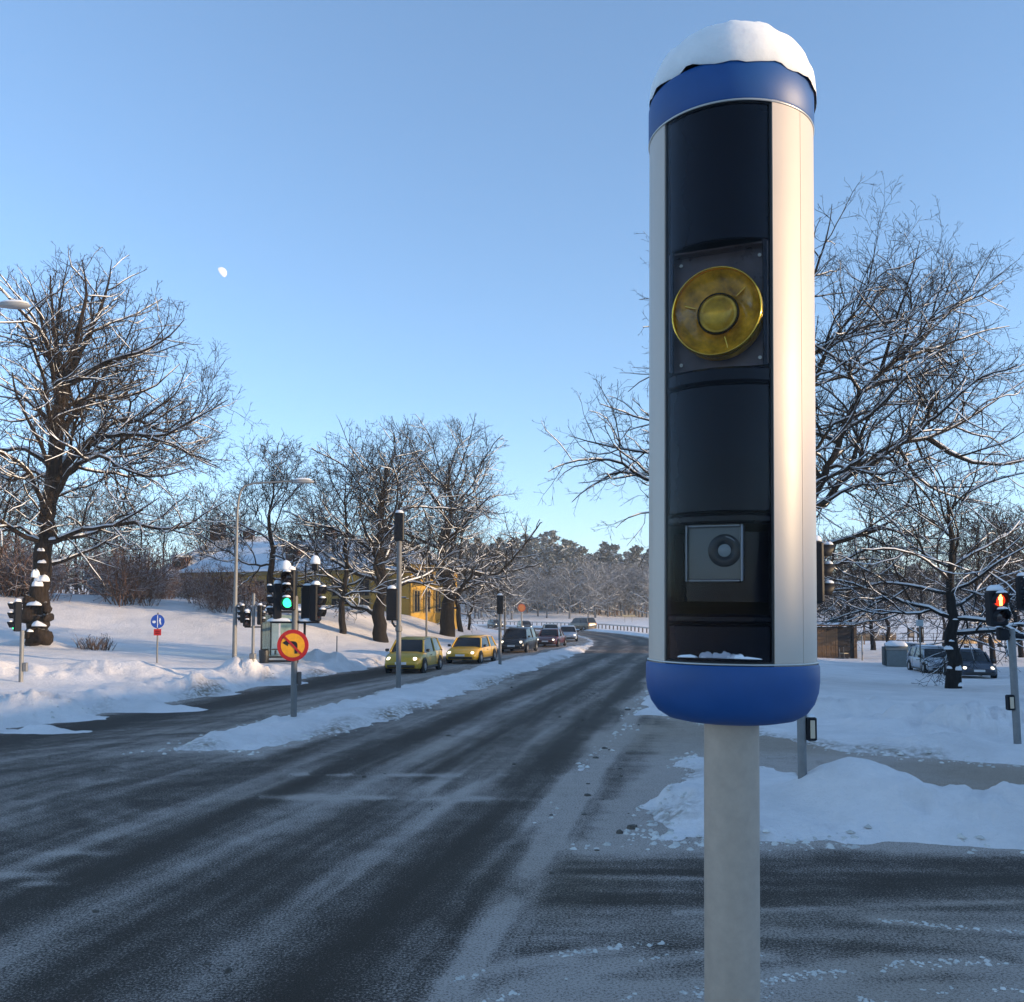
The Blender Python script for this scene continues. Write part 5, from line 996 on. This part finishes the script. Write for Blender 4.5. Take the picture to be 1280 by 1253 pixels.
# ------------------------------------------------------------------ cars
CGL = mat('car_glass', (0.012, 0.014, 0.017), 0.08); TYR = mat('tyre', (0.012, 0.012, 0.012), 0.8); RIM = mat('wheel_rim', (0.35, 0.35, 0.36), 0.35, metal=0.7); HL = mat('headlight_on', (0.8, 0.8, 0.75), 0.2, emit=(1.0, 0.86, 0.62), emit_s=0.8); HLO = mat('headlight_off', (0.5, 0.5, 0.5), 0.15); DKP = mat('dark_trim', (0.014, 0.014, 0.015), 0.45); PLT = mat('number_plate', (0.65, 0.65, 0.65), 0.5); TAILM = mat('tail_light', (0.25, 0.01, 0.01), 0.2)
def car(label, loc, yw, col, L=4.1, Wd=1.70, Hh=1.50, lights=True, hood=0.26, style='hatch', group='cars queuing on the inbound road', pname='paint', frost=0.0, name='car'):
    t = thing(name, label, 'car', loc, yw, group); m = mat(pname, col, 0.32, noise=(2.5, 0.10), coat=0.35)
    hL = L / 2; w0 = Wd / 2; zb_ = 0.20; belt = Hh * 0.60; xh = hL - L * hood        # windscreen foot
    xr = -hL + (0.10 if style == 'hatch' else 0.85)
    st_ = [(-hL, 0.80, belt - 0.30, 0.36), (-hL + 0.06, 0.92, belt - 0.06, 0.28), (-hL + 0.35, 0.99, belt + 0.01, zb_), (-0.6, 1.0, belt, zb_), (0.4, 1.0, belt - 0.01, zb_), (xh, 0.99, belt - 0.03, zb_), (xh + (hL - xh) * 0.55, 0.97, belt - 0.13, zb_), (hL - 0.22, 0.93, belt - 0.22, zb_ + 0.02), (hL - 0.07, 0.87, belt - 0.34, 0.24), (hL, 0.74, belt - 0.45, 0.32)]
    if style == 'sedan': st_[1] = (-hL + 0.06, 0.92, belt - 0.10, 0.28)
    vs = []; fs = []
    for x, wf, zt_, z0 in st_:
        w = w0 * wf; zt_ = max(zt_, z0 + 0.2); zm = z0 + (zt_ - z0) * 0.5
        half = [(w * 0.90, z0), (w * 0.985, z0 + 0.10), (w, zm), (w * 0.975, zt_ - 0.09), (w * 0.90, zt_ - 0.015), (w * 0.55, zt_ + 0.03)]
        vs += [(x, -a, b_) for a, b_ in half] + [(x, a, b_) for a, b_ in half[::-1]]
    n = 12
    for i in range(len(st_) - 1):
        for j in range(n): q = (j + 1) % n; fs.append((i * n + j, (i + 1) * n + j, (i + 1) * n + q, i * n + q))
    fs.append(tuple(range(n))); fs.append(tuple(range((len(st_) - 1) * n + n - 1, (len(st_) - 1) * n - 1, -1)))
    mb = MB(); mb.add(vs, fs); body = mb.build('body', m, t, smooth=True)
    # greenhouse
    xs = xh + 0.03; x1 = xs - (0.62 if style != 'van' else 0.5); x2 = xr + (0.35 if style != 'sedan' else 0.55)
    gst = [(xs, belt - 0.04, 0.86), (x1 + 0.15, Hh - 0.13, 0.73), (x1, Hh - 0.06, 0.71), ((x1 + x2) / 2, Hh - 0.02, 0.72), (x2, Hh - 0.06, 0.70), (xr, belt, 0.82)]
    def loft(off, rng, zoff=0.0, skirt=True):
        v = []; f = []
        for x, z, wf in rng:
            w = w0 * wf + off; v += [(x, -w0 * 0.93 - off, belt - 0.06), (x, -w - 0.02, z - 0.06), (x, -w * 0.86, z + zoff), (x, w * 0.86, z + zoff), (x, w + 0.02, z - 0.06), (x, w0 * 0.93 + off, belt - 0.06)]
        for i in range(len(rng) - 1):
            for j in range(5): f.append((i * 6 + j, (i + 1) * 6 + j, (i + 1) * 6 + j + 1, i * 6 + j + 1))
        return v, f
    v, f = loft(0, gst); mb = MB(); mb.add(v, f); gh = mb.build('windows', CGL, t, smooth=True)
    # roof skin and pillars, a little proud of the glass
    rs_ = gst[1:5]; v = []; f = []
    for x, z, wf in rs_:
        w = w0 * wf + 0.012; v += [(x, -w - 0.025, z - 0.085), (x, -w * 0.86, z + 0.012), (x, w * 0.86, z + 0.012), (x, w + 0.025, z - 0.085)]
    for i in range(3):
        for j in range(3): f.append((i * 4 + j, (i + 1) * 4 + j, (i + 1) * 4 + j + 1, i * 4 + j + 1))
    mb = MB(); mb.add(v, f); mb.build('roof', m, t, smooth=True)
    for s_ in (-1, 1):
        def gpt(x, z, f_): return (x, s_ * (w0 * 0.93 + (w0 * f_ - w0 * 0.93) * (z - belt) / (Hh - belt)), z)
        mb = MB(); mb.tube([(xs + 0.02, s_ * w0 * 0.90, belt - 0.03), (x1 + 0.17, s_ * w0 * 0.745, Hh - 0.14)], 0.040, 6); mb.build('pillar', m, t, smooth=True)
        mb = MB(); mb.tube([((x1 + x2) / 2, s_ * (w0 * 0.94), belt - 0.03), ((x1 + x2) / 2, s_ * w0 * 0.755, Hh - 0.08)], 0.035, 6); mb.build('pillar', m, t, smooth=True)
        mb = MB(); mb.tube([(xr + 0.08, s_ * w0 * 0.86, belt), (x2 + 0.04, s_ * w0 * 0.70, Hh - 0.12)], 0.06, 6); mb.build('pillar', m, t, smooth=True)
        mb = MB(); mb.bevbox((xs - 0.12, s_ * (w0 + 0.09), belt + 0.05), (0.10, 0.17, 0.13), 0.03); mb.build('wing_mirror', DKP, t, smooth=True)
        mb = MB(); mb.lump((0, 0, 0), (0.32, 0.22, 0.09), seed=3, nu=12, amp=0.04); hl_ = mb.build('headlight', HL if lights else HLO, t, smooth='all'); hl_.location = (hL - 0.16, s_ * w0 * 0.70, belt - 0.36); hl_.rotation_euler = (0, rad(62), s_ * rad(14))
        mb = MB(); mb.bevbox((-hL + 0.03, s_ * w0 * 0.74, belt - 0.16), (0.08, 0.24, 0.22), 0.03); mb.build('tail_light', TAILM, t, smooth=True)
        for xw in (hL - L * 0.195, -hL + L * 0.19):
            rw = 0.31; Rw = Matrix.Rotation(rad(90), 3, 'X')
            mb = MB(); mb.lathe([(0.0, -0.02), (rw + 0.06, -0.02), (rw + 0.06, 0.0), (0, 0.0)], 20, (xw, s_ * (w0 * 0.998), rw), Rw); mb.build('wheel_arch', DKP, t)
            wh = MB(); wh.lathe([(rw * 0.62, -0.10), (rw * 0.93, -0.10), (rw, -0.07), (rw, 0.07), (rw * 0.93, 0.10), (rw * 0.62, 0.10)], 22, (xw, s_ * (w0 - 0.055), rw), Rw); wo_ = wh.build('wheel', TYR, t, smooth=True)
            q = MB(); q.lathe([(0.0, 0.0), (0.06, 0.02), (rw * 0.5, -0.015), (rw * 0.64, 0.01), (rw * 0.64, -0.06)], 14, (xw, s_ * (w0 + 0.022), rw), Matrix.Rotation(rad(90) * -s_ * -1 * -1, 3, 'X')); q.build('rim', RIM, wo_, smooth=True)
    mb = MB(); mb.bevbox((hL - 0.075, 0, belt - 0.42), (0.10, Wd * 0.34, 0.10), 0.02); mb.build('grille', DKP, t); mb = MB(); mb.bevbox((hL - 0.03, 0, 0.33), (0.08, Wd * 0.74, 0.14), 0.03); mb.build('bumper_intake', DKP, t)
    mb = MB(); mb.bevbox((hL + 0.015, 0, 0.45), (0.02, 0.50, 0.11), 0.004); mb.build('number_plate', PLT, t); mb = MB(); mb.bevbox((-hL - 0.005, 0, belt - 0.34), (0.02, 0.50, 0.11), 0.004); mb.build('number_plate', PLT, t)
    for s_ in (-1, 1):
        mb = MB(); mb.bevbox((0, s_ * (w0 - 0.012), 0.24), (L * 0.42, 0.05, 0.10), 0.01); mb.build('sill', DKP, t)
        for xx in (xs - 0.25, (x1 + x2) / 2 - 0.05, xr + 0.75): mb = MB(); mb.box((xx, s_ * (w0 + 0.001), (belt + 0.25) / 2 + 0.06), (0.014, 0.006, belt - 0.36)); mb.build('door_seam', DKP, t)
        mb = MB(); mb.bevbox((xs - 0.95, s_ * (w0 + 0.012), belt - 0.17), (0.16, 0.03, 0.03), 0.005); mb.build('door_handle', DKP, t)
    if frost: mb = MB(); mb.lump(((x1 + x2) / 2, 0, Hh - 0.005), (abs(x1 - x2) * 1.0, Wd * 0.62, frost), seed=5, nu=16, sq=5, amp=0.04); mb.build('roof_snow', SNOWB, t, smooth='all')
    return t
def lane_yaw(x, y):
    k = min(range(len(INB) - 1), key=lambda i: abs((INB[i][1] + INB[i + 1][1]) / 2 - y)); a, c = INB[k], INB[k + 1]; return math.atan2(a[1] - c[1], a[0] - c[0])
def lane_car(px, py, label, col, dy=0.0, **kw):
    x, y, z = ray(px, py); k = -EYE / z; x *= k; y *= k; y += kw.get('L', 4.1) / 2 * 0.8
    return car(label, (x + 0.2 * 0, y, 0.0), lane_yaw(x, y) + dy, col, **kw)
lane_car(513, 842, 'lime-yellow tall hatchback leading the queue with headlights on', (0.46, 0.30, 0.02), L=4.05, Wd=1.69, Hh=1.55, hood=0.22, pname='paint_lime')
lane_car(588, 830, 'golden-yellow low hatchback, second in the queue', (0.58, 0.33, 0.01), L=4.3, Wd=1.77, Hh=1.44, hood=0.27, pname='paint_gold')
lane_car(649, 816, 'black people carrier with headlights on behind the golden-yellow car', (0.012, 0.012, 0.014), L=4.4, Wd=1.8, Hh=1.66, hood=0.22, pname='paint_black')
lane_car(690, 809, 'dark red saloon behind the black people carrier', (0.10, 0.018, 0.016), L=4.5, Wd=1.76, Hh=1.42, hood=0.28, style='sedan', pname='paint_red')
lane_car(711, 802, 'silver-blue car behind the dark red saloon', (0.42, 0.44, 0.48), L=4.4, Wd=1.76, Hh=1.46, hood=0.27, style='sedan', pname='paint_silver')
lane_car(689, 797, 'beige car partly hidden behind the dark red saloon', (0.34, 0.27, 0.20), L=4.4, Wd=1.76, Hh=1.45, hood=0.26, pname='paint_beige')
lane_car(656, 788.5, 'distant dark car by the round orange-red sign', (0.03, 0.03, 0.035), L=4.4, Wd=1.76, Hh=1.5, hood=0.25, pname='paint_graphite')
lane_car(619, 785.0, 'farthest dark car coming round the snowy bank', (0.025, 0.028, 0.035), L=4.4, Wd=1.76, Hh=1.5, hood=0.25, pname='paint_graphite')
x, y, z = ray(728, 788); k = -EYE / z; car('brownish van driving away round the bend', (x * k, y * k, 0), rad(125), (0.20, 0.15, 0.10), L=4.9, Wd=1.9, Hh=1.95, hood=0.18, lights=False, group=None, pname='paint_bronze')
def parked(px, py, yw, label, col, **kw):
    b = hit(px, py); b.z -= 0.03; return car(label, b, yw, col, group='cars parked by the lakeside park', **kw)
parked(1211, 846, rad(-104), 'dark blue saloon with one glinting headlamp parked beside the low-branched oak', (0.02, 0.028, 0.05), L=4.5, Wd=1.78, Hh=1.44, hood=0.28, style='sedan', pname='paint_navy', frost=0.04)
parked(1166, 840, rad(-98), 'silver estate car parked between recycling container and low-branched oak', (0.38, 0.41, 0.46), L=4.6, Wd=1.8, Hh=1.50, hood=0.26, lights=False, pname='paint_steel', frost=0.05)
parked(1146, 832, rad(-92), 'dark car half hidden behind the silver estate car', (0.03, 0.035, 0.045), L=4.3, Wd=1.75, Hh=1.46, hood=0.26, lights=False, pname='paint_slate', frost=0.05)

# ------------------------------------------------------------------ guard rail round the outside of the bend
GR = mat('rail_white', (0.42, 0.40, 0.38), 0.6, noise=(3, 0.15)); t = thing('guard_rail', 'pale guard rail on short posts round the outside of the bend', 'guard rail', (0, 0, 0))
path = []
off = 6.5
for i in range(8, len(OUTB) - 1):
    a, c = OUTB[i], OUTB[i + 1]; dx, dy = c[0] - a[0], c[1] - a[1]; L_ = math.hypot(dx, dy); path.append((a[0] + dy / L_ * off, a[1] - dx / L_ * off))
pts = []
for a, c in zip(path[:-1], path[1:]):
    n_ = max(1, int(math.hypot(c[0] - a[0], c[1] - a[1]) / 2.0)); pts += [(a[0] + (c[0] - a[0]) * i / n_, a[1] + (c[1] - a[1]) * i / n_) for i in range(n_)]
pts = pts[:90]
mb = MB()
for zz in (0.62, 0.66): pass
mb.tube([(x, y, gz(x, y) + 0.66) for x, y in pts], 0.10, 6); mb.build('rail', GR, t, smooth=True)
pm = MB().box((0, 0, 0.15), (0.16, 0.16, 1.05)).build('post', mat('post_dark', (0.10, 0.09, 0.09), 0.7), t); pm.location = (pts[0][0], pts[0][1], gz(*pts[0]))
for x, y in pts[1:]: o = link('post', pm.data, None, t); o.location = (x, y, gz(x, y))
p = hit(786, 778, 120); t = thing('information_board', 'small beige board on two legs beyond the guard rail', 'sign', p); u = p.y / 1150.0; mb = MB(); mb.bevbox((0, 0, 1.55), (16 * u, 0.08, 2.4 * u), 0.02); mb.build('board', mat('beige_board', (0.36, 0.28, 0.16), 0.7), t)
for s_ in (-5, 4): mb = MB(); mb.tube([(s_ * u, 0.06, -0.3), (s_ * u, 0.06, 1.5)], 0.05, 6); mb.build('leg', POLE, t)

# ------------------------------------------------------------------ lakeside park on the right
WOOD = mat('brown_boards', (0.17, 0.095, 0.045), 0.75, noise=(3, 0.25)); DWOOD = mat('dark_boards', (0.03, 0.022, 0.018), 0.8, noise=(3, 0.25))
b = hit(1040, 823); u = b.y / 1150.0
t = thing('kiosk', 'brown boarded kiosk with flat snowy roof beside the stout dark-trunked tree', 'kiosk', b, rad(-4)); w = 62 * u; hh = 40 * u
mb = MB(); mb.box((0, 1.5, hh / 2 - 0.1), (w - 0.06, 2.9, hh)); mb.build('wall', DWOOD, t)
n_ = 14; bw = w * 0.62 / n_; bm_ = MB().box((0, 0, 0), (bw - 0.015, 0.03, hh * 0.94)).build('plank', WOOD, t); bm_.location = (-w / 2 + bw / 2, 0.02, hh * 0.47)
for i in range(1, n_): o = link('plank', bm_.data, None, t); o.location = (-w / 2 + bw * (i + 0.5), 0.02 - 0.008 * (i % 2), hh * 0.47)
mb = MB(); mb.box((w / 2 - 0.12, 0.02, hh * 0.47), (0.22, 0.05, hh * 0.94)); mb.build('corner_post', WOOD, t)
mb = MB(); mb.box((0, 1.4, hh + 0.05), (w + 0.4, 3.6, 0.12)); rf = mb.build('roof', WOOD, t); mb = MB(); mb.lump((0, 1.4, hh + 0.11), (w + 0.4, 3.6, 0.16), seed=8, nu=20, sq=8, amp=0.04); mb.build('roof_snow', SNOWB, rf, smooth='all')
mb = MB(); mb.bevbox((-w * 0.38, -0.06, hh * 0.86), (7 * u, 0.06, 3 * u), 0.01); mb.build('sign_plate', mat('kiosk_yellow', (0.60, 0.30, 0.01), 0.5), t)
mb = MB(); mb.bevbox((0.12 * w, 1.0, hh + 0.42), (8 * u, 0.5, 7 * u), 0.02); mb.build('vent_box', mat('vent_green', (0.05, 0.09, 0.09), 0.6), t)
p = b + Vector((0.15 * w, -0.8, 0)); t = thing('kick_sled', 'pale sled leaning by the kiosk planks', 'sled', p, rad(20))
for s_ in (-0.2, 0.2): mb = MB(); mb.tube([(s_, -0.5, 0.12), (s_, -0.3, 0.03), (s_, 0.6, 0.03), (s_, 0.75, 0.08)], 0.025, 6); mb.build('runner', POLEB, t, smooth=True); mb = MB(); mb.tube([(s_, 0.1, 0.03), (s_, 0.2, 0.9)], 0.02, 6); mb.build('upright', POLEB, t)
mb = MB(); mb.bevbox((0, -0.15, 0.42), (0.42, 0.4, 0.05), 0.01); mb.build('seat', mat('sled_wood', (0.45, 0.38, 0.25), 0.6), t); mb = MB(); mb.tube([(-0.28, 0.2, 0.9), (0.28, 0.2, 0.9)], 0.025, 6); mb.build('handlebar', SIGB, t)
b = hit(1074, 806, 45); u = b.y / 1150.0; t = thing('pavilion', 'open wooden pavilion with snowy roof behind the kiosk trees', 'pavilion', b); w = 34 * u; hh = 26 * u
mb = MB(); mb.bevbox((0, 1.2, hh), (w, 3, 0.25), 0.02); mb.build('roof', WOOD, t); mb = MB(); mb.lump((0, 1.2, hh + 0.12), (w, 3, 0.2), seed=3, nu=16, sq=6, amp=0.05); mb.build('roof_snow', SNOWB, t, smooth='all')
for x in (-w * 0.42, -w * 0.1, w * 0.2, w * 0.44): mb = MB(); mb.bevbox((x, 0.1, hh / 2 - 0.2), (0.12, 0.12, hh + 0.1), 0.01); mb.build('post', WOOD, t)
b = hit(1122, 834); u = b.y / 1150.0; t = thing('recycling_container', 'grey-green recycling container with sloped lid under snow', 'container', b, rad(-16)); w = 25 * u; hh = 21 * u
CG = mat('container_grey', (0.16, 0.18, 0.18), 0.6, noise=(4, 0.15)); mb = MB(); mb.bevbox((0, 0.6, hh / 2), (w, 1.25, hh), 0.03); mb.build('body', CG, t); mb = MB(); mb.prism([(-0.05, 0), (1.3, 0), (1.0, 0.38), (0.2, 0.22)], (w / 2 + 0.02, 0, hh), (0, 1, 0), (0, 0, 1), -w - 0.04); mb.build('lid', CG, t); mb = MB(); mb.lump((0, 0.62, hh + 0.22), (w + 0.05, 1.25, 0.34), seed=4, nu=16, sq=5, amp=0.06); mb.build('lid_snow', SNOWB, t, smooth='all')
for k in range(3): mb = MB(); mb.bevbox((-w / 2 - 0.10, 0.15 + 0.42 * k, hh * 0.62), (0.14, 0.30, hh * 1.1), 0.03); mb.build('end_panel', mat('container_dark', (0.05, 0.06, 0.06), 0.6), t)
b = hit(1151, 841); u = b.y / 1150.0; t = thing('lantern_post', 'thin park post topped by a pale box lantern beside the recycling container', 'lamp post', b); mb = MB(); pole(mb, 0, 0, -0.3, zat(783, b.y) - b.z, 0.9 * u); mb.build('post', POLE, t, smooth=True); mb = MB(); mb.bevbox((0, 0, zat(779, b.y) - b.z), (7.5 * u, 0.25, 8 * u), 0.03); mb.build('lantern', mat('lantern_pale', (0.35, 0.40, 0.42), 0.5), t)
for px, lab, cl in ((1139, 'dark notice board with pale poster by the lake fence', (0.30, 0.26, 0.22)), (1151, 'notice board with pale blue sheet beside the park lantern post', (0.40, 0.50, 0.55))):
    b = hit(px, 812, 45); u = b.y / 1150.0; t = thing('notice_board', lab, 'notice board', b); mb = MB(); mb.bevbox((0, 0, zat(791, b.y) - b.z), (8.5 * u, 0.10, 13 * u), 0.02); mb.build('frame', DWOOD, t); mb = MB(); mb.box((0.6 * u, -0.06, zat(791, b.y) - b.z), (5 * u, 0.02, 9.5 * u)); mb.build('sheet', mat('sheet_%d' % px, cl, 0.5, noise=(3, 0.25)), t)
    for s_ in (-3.6, 3.6): mb = MB(); mb.tube([(s_ * u, 0.02, -0.3), (s_ * u, 0.02, zat(786, b.y) - b.z)], 0.05, 6); mb.build('leg', DWOOD, t)
for i, (px, py) in enumerate(((1137, 818), (1169, 818), (1208, 818), (1250, 816))):
    b = hit(px, py); u = b.y / 1150.0; t = thing('marker_plate', 'small dark plate on a low post along the parking row', 'sign', b, 0, 'plates along the parking row'); mb = MB(); mb.tube([(0, 0, -0.3), (0, 0, zat(py - 10, b.y) - b.z)], 0.035, 6); mb.build('post', POLE, t); mb = MB(); mb.bevbox((0, -0.04, zat(py - 9, b.y) - b.z), (6.5 * u, 0.06, 4 * u), 0.01); mb.build('plate', SIGB, t); mb = MB(); mb.lump((0, -0.04, zat(py - 11, b.y) - b.z), (6.5 * u, 0.12, 1.2 * u), seed=i); mb.build('plate_snow', SNOWB, t, smooth='all')
post(1267, 862, 812, 0.9, 'thin dark stake beside the pedestrian signal post', 'stake', 'marker_stake', SIGB); post(1078, 826, 795, 0.9, 'thin grey stake between the kiosk trees', 'stake', 'marker_stake', POLEB)
# lake fence
t = thing('lake_fence', 'thin dark railing along the lake shore behind the notice boards', 'fence', (0, 0, 0)); A = at(1040, 795, 128); B = at(1192, 795, 128)
for zz, r in ((1.05, 0.03), (0.55, 0.025), (0.12, 0.06)): mb = MB(); mb.tube([(A.x + (B.x - A.x) * i / 12, 128, gz(A.x + (B.x - A.x) * i / 12, 128) + zz) for i in range(13)], r, 5); mb.build('rail', DWOOD, t)
for i in range(13): x = A.x + (B.x - A.x) * i / 12; mb = MB(); mb.box((x, 128, gz(x, 128) + 0.4), (0.07, 0.07, 1.5)); mb.build('post', DWOOD, t)
# reeds
rn = random.Random(4); pr = []
for i in range(900):
    px = rn.uniform(1066, 1120); p = at(px, 795, rn.uniform(130, 136)); z = gz(p.x, p.y); h_ = rn.uniform(0.5, 1.2); a = rn.uniform(-0.2, 0.2); pr.append(([(p.x, p.y, z - 0.1), (p.x + a * h_ * 0.4, p.y, z + h_ * 0.6), (p.x + a * h_, p.y, z + h_)], [0.02, 0.016, 0.008]))
tag(link('reeds', np_mesh('reeds', *tubes(pr, 3)), mat('dry_reeds', (0.40, 0.26, 0.13), 0.9)), 'dry straw-coloured reeds along the lake fence', 'reeds', kind='stuff')
# upturned boats on the shore
for i, (px, py, L_, rz_) in enumerate(((1203, 805, 3.8, 0.10), (1232, 804, 4.4, 0.2), (1220, 800, 4.2, 0.05))):
    b = hit(px, py, 50); t = thing('rowing_boat', ['upturned low rowing boat at the oak end of the shore row', 'longest upturned rowing boat on the shore by the pedestrian signal', 'upturned rowing boat lying behind the other two'][i], 'boat', b, rz_, 'upturned boats on the shore')
    v = []; f = []; n_ = 9
    for k in range(n_):
        s_ = k / (n_ - 1) * 2 - 1; w = 0.72 * (1 - abs(s_) ** 2.6) + 0.03; h_ = 0.55 * (1 - 0.35 * abs(s_) ** 3); v += [(s_ * L_ / 2, -w, 0.02), (s_ * L_ / 2, -w * 0.85, h_ * 0.55), (s_ * L_ / 2, -w * 0.4, h_ * 0.9), (s_ * L_ / 2, 0, h_), (s_ * L_ / 2, w * 0.4, h_ * 0.9), (s_ * L_ / 2, w * 0.85, h_ * 0.55), (s_ * L_ / 2, w, 0.02)]
    for k in range(n_ - 1):
        for j in range(6): f.append((k * 7 + j, (k + 1) * 7 + j, (k + 1) * 7 + j + 1, k * 7 + j + 1))
    mb = MB(); mb.add(v, f); mb.build('hull', mat('varnished_hull', (0.40, 0.24, 0.08), 0.5, noise=(3, 0.2)), t, smooth=True); mb = MB(); mb.box((0, 0, 0.57), (L_ * 0.9, 0.05, 0.08)); mb.build('keel', WOOD, t); mb = MB(); mb.lump((0, 0.05, 0.5), (L_ * 0.8, 0.7, 0.16), seed=i, nu=16, amp=0.15); mb.build('hull_snow', SNOWB, t, smooth='all')
# two walkers on the snowfield
def walker(label, loc, yw, ph, ht, cols):
    me = bpy.data.meshes.new('body'); s = ht / 1.75; st = 0.22 * ph
    J = {'pel': (0, 0, .95), 'wai': (0, 0, 1.12), 'che': (0, .01, 1.35), 'nec': (0, .0, 1.50), 'hd0': (0, -.02, 1.58), 'hd1': (0, -.02, 1.68), 'hd2': (0, -.01, 1.75),
         'lh': (.10, 0, .90), 'lk': (.11, -st * .6 - .03, .50), 'la': (.11, -st * 1.0, .09), 'lt': (.11, -st - .16, .04), 'rh': (-.10, 0, .90), 'rk': (-.11, st * .3 - .04, .50), 'ra': (-.11, st * 1.2, .11), 'rt': (-.11, st * 1.2 - .15, .04),
         'ls': (.19, .01, 1.40), 'le': (.25, st * .4 + .03, 1.13), 'lw': (.25, st * .7 - .08, .90), 'lf': (.25, st * .7 - .12, .80), 'rs': (-.19, .01, 1.40), 're': (-.25, -st * .4 + .03, 1.13), 'rw': (-.25, -st * .7 - .08, .90), 'rf': (-.25, -st * .7 - .12, .80)}
    Rr = {'pel': .15, 'wai': .145, 'che': .16, 'nec': .06, 'hd0': .085, 'hd1': .10, 'hd2': .06, 'lh': .10, 'lk': .068, 'la': .05, 'lt': .045, 'rh': .10, 'rk': .068, 'ra': .05, 'rt': .045, 'ls': .075, 'le': .058, 'lw': .042, 'lf': .038, 'rs': .075, 're': .058, 'rw': .042, 'rf': .038}
    ks = list(J); E = [('pel', 'wai'), ('wai', 'che'), ('che', 'nec'), ('nec', 'hd0'), ('hd0', 'hd1'), ('hd1', 'hd2'), ('pel', 'lh'), ('lh', 'lk'), ('lk', 'la'), ('la', 'lt'), ('pel', 'rh'), ('rh', 'rk'), ('rk', 'ra'), ('ra', 'rt'), ('che', 'ls'), ('ls', 'le'), ('le', 'lw'), ('lw', 'lf'), ('che', 'rs'), ('rs', 're'), ('re', 'rw'), ('rw', 'rf')]
    me.from_pydata([tuple(c * s for c in J[k]) for k in ks], [(ks.index(a), ks.index(c)) for a, c in E], [])
    o = bpy.data.objects.new('tmp', me); COL.objects.link(o); m = o.modifiers.new('s', 'SKIN'); o.modifiers.new('u', 'SUBSURF').levels = 1
    for i, k in enumerate(ks): me.skin_vertices[0].data[i].radius = (Rr[k] * s,) * 2; me.skin_vertices[0].data[i].use_root = (k == 'pel')
    dg = bpy.context.evaluated_depsgraph_get(); nm = bpy.data.meshes.new_from_object(o.evaluated_get(dg)); bpy.data.objects.remove(o)
    nm.materials.clear()
    for q in cols: nm.materials.append(q)
    for p in nm.polygons:
        z = p.center.z / s; p.material_index = 0 if 0.82 < z < 1.50 or (z > 0.86 and abs(p.center.x) > .2) else (1 if z < 0.9 else (2 if z < 1.66 else 3)); p.use_smooth = True
    t = link('person', nm); t.location = loc; t.rotation_euler = (0, 0, yw); tag(t, label, 'person')
    q = MB(); q.lathe([(0.175 * s, 1.36 * s), (0.19 * s, 1.15 * s), (0.20 * s, 0.95 * s), (0.23 * s, 0.74 * s)], 14); q.build('coat', cols[0], t, smooth='all')
NAV = mat('dark_coat', (0.018, 0.018, 0.026), 0.8); TRO = mat('dark_trousers', (0.012, 0.012, 0.016), 0.85); SKN = mat('skin', (0.42, 0.26, 0.19), 0.6); HAT = mat('knit_hat', (0.03, 0.022, 0.022), 0.9)
b = hit(1213, 797, 60); walker('person in a dark coat walking on the snow, beside a taller companion', b, rad(200), 0.9, 1.68, (NAV, TRO, SKN, HAT)); walker('taller person in dark clothes walking on the snow with a companion', b + Vector((0.62, 0.05, 0)), rad(195), -0.8, 1.80, (mat('black_jacket', (0.012, 0.012, 0.013), 0.8), TRO, SKN, HAT))

# ------------------------------------------------------------------ the half moon
MP = at(277, 341, 1600.0); R_ = 1600 * 6.6 / 1150; v = []; f = []; n1, n2 = 20, 12
for i in range(n1 + 1):
    la = math.pi * i / n1
    for j in range(n2 + 1):
        lo = rad(-82) + rad(172) * (j / n2); v.append((R_ * math.sin(la) * math.sin(lo + rad(68)), -R_ * math.sin(la) * math.cos(lo + rad(68)), R_ * math.cos(la)))
for i in range(n1):
    for j in range(n2): a = i * (n2 + 1) + j; f.append((a, a + 1, a + n2 + 2, a + n2 + 1))
mb = MB(); mb.add(v, f); o = mb.build('moon', mat('moon_glow', (0.1, 0.1, 0.1), 0.9, emit=(0.90, 0.88, 0.86), emit_s=0.30), None, smooth='all'); o.location = MP; o.rotation_euler = (0, rad(-28), 0); tag(o, 'pale waning daytime moon high over the left-hand trees', 'moon')

# ------------------------------------------------------------------ winter haze
hz = MB().box((0, 0, 25.5), (3600, 3600, 57)).build('haze', None); hz['kind'] = 'stuff'
hm = bpy.data.materials.new('haze'); hm.use_nodes = True; hn = hm.node_tree.nodes; hn.remove(hn['Principled BSDF'])
pv_ = hn.new('ShaderNodeVolumePrincipled'); pv_.inputs['Color'].default_value = (0.86, 0.92, 1.0, 1); pv_.inputs['Density'].default_value = 0.0005; pv_.inputs['Anisotropy'].default_value = 0.0
hm.node_tree.links.new(pv_.outputs[0], hn['Material Output'].inputs['Volume']); hz.data.materials.clear(); hz.data.materials.append(hm)
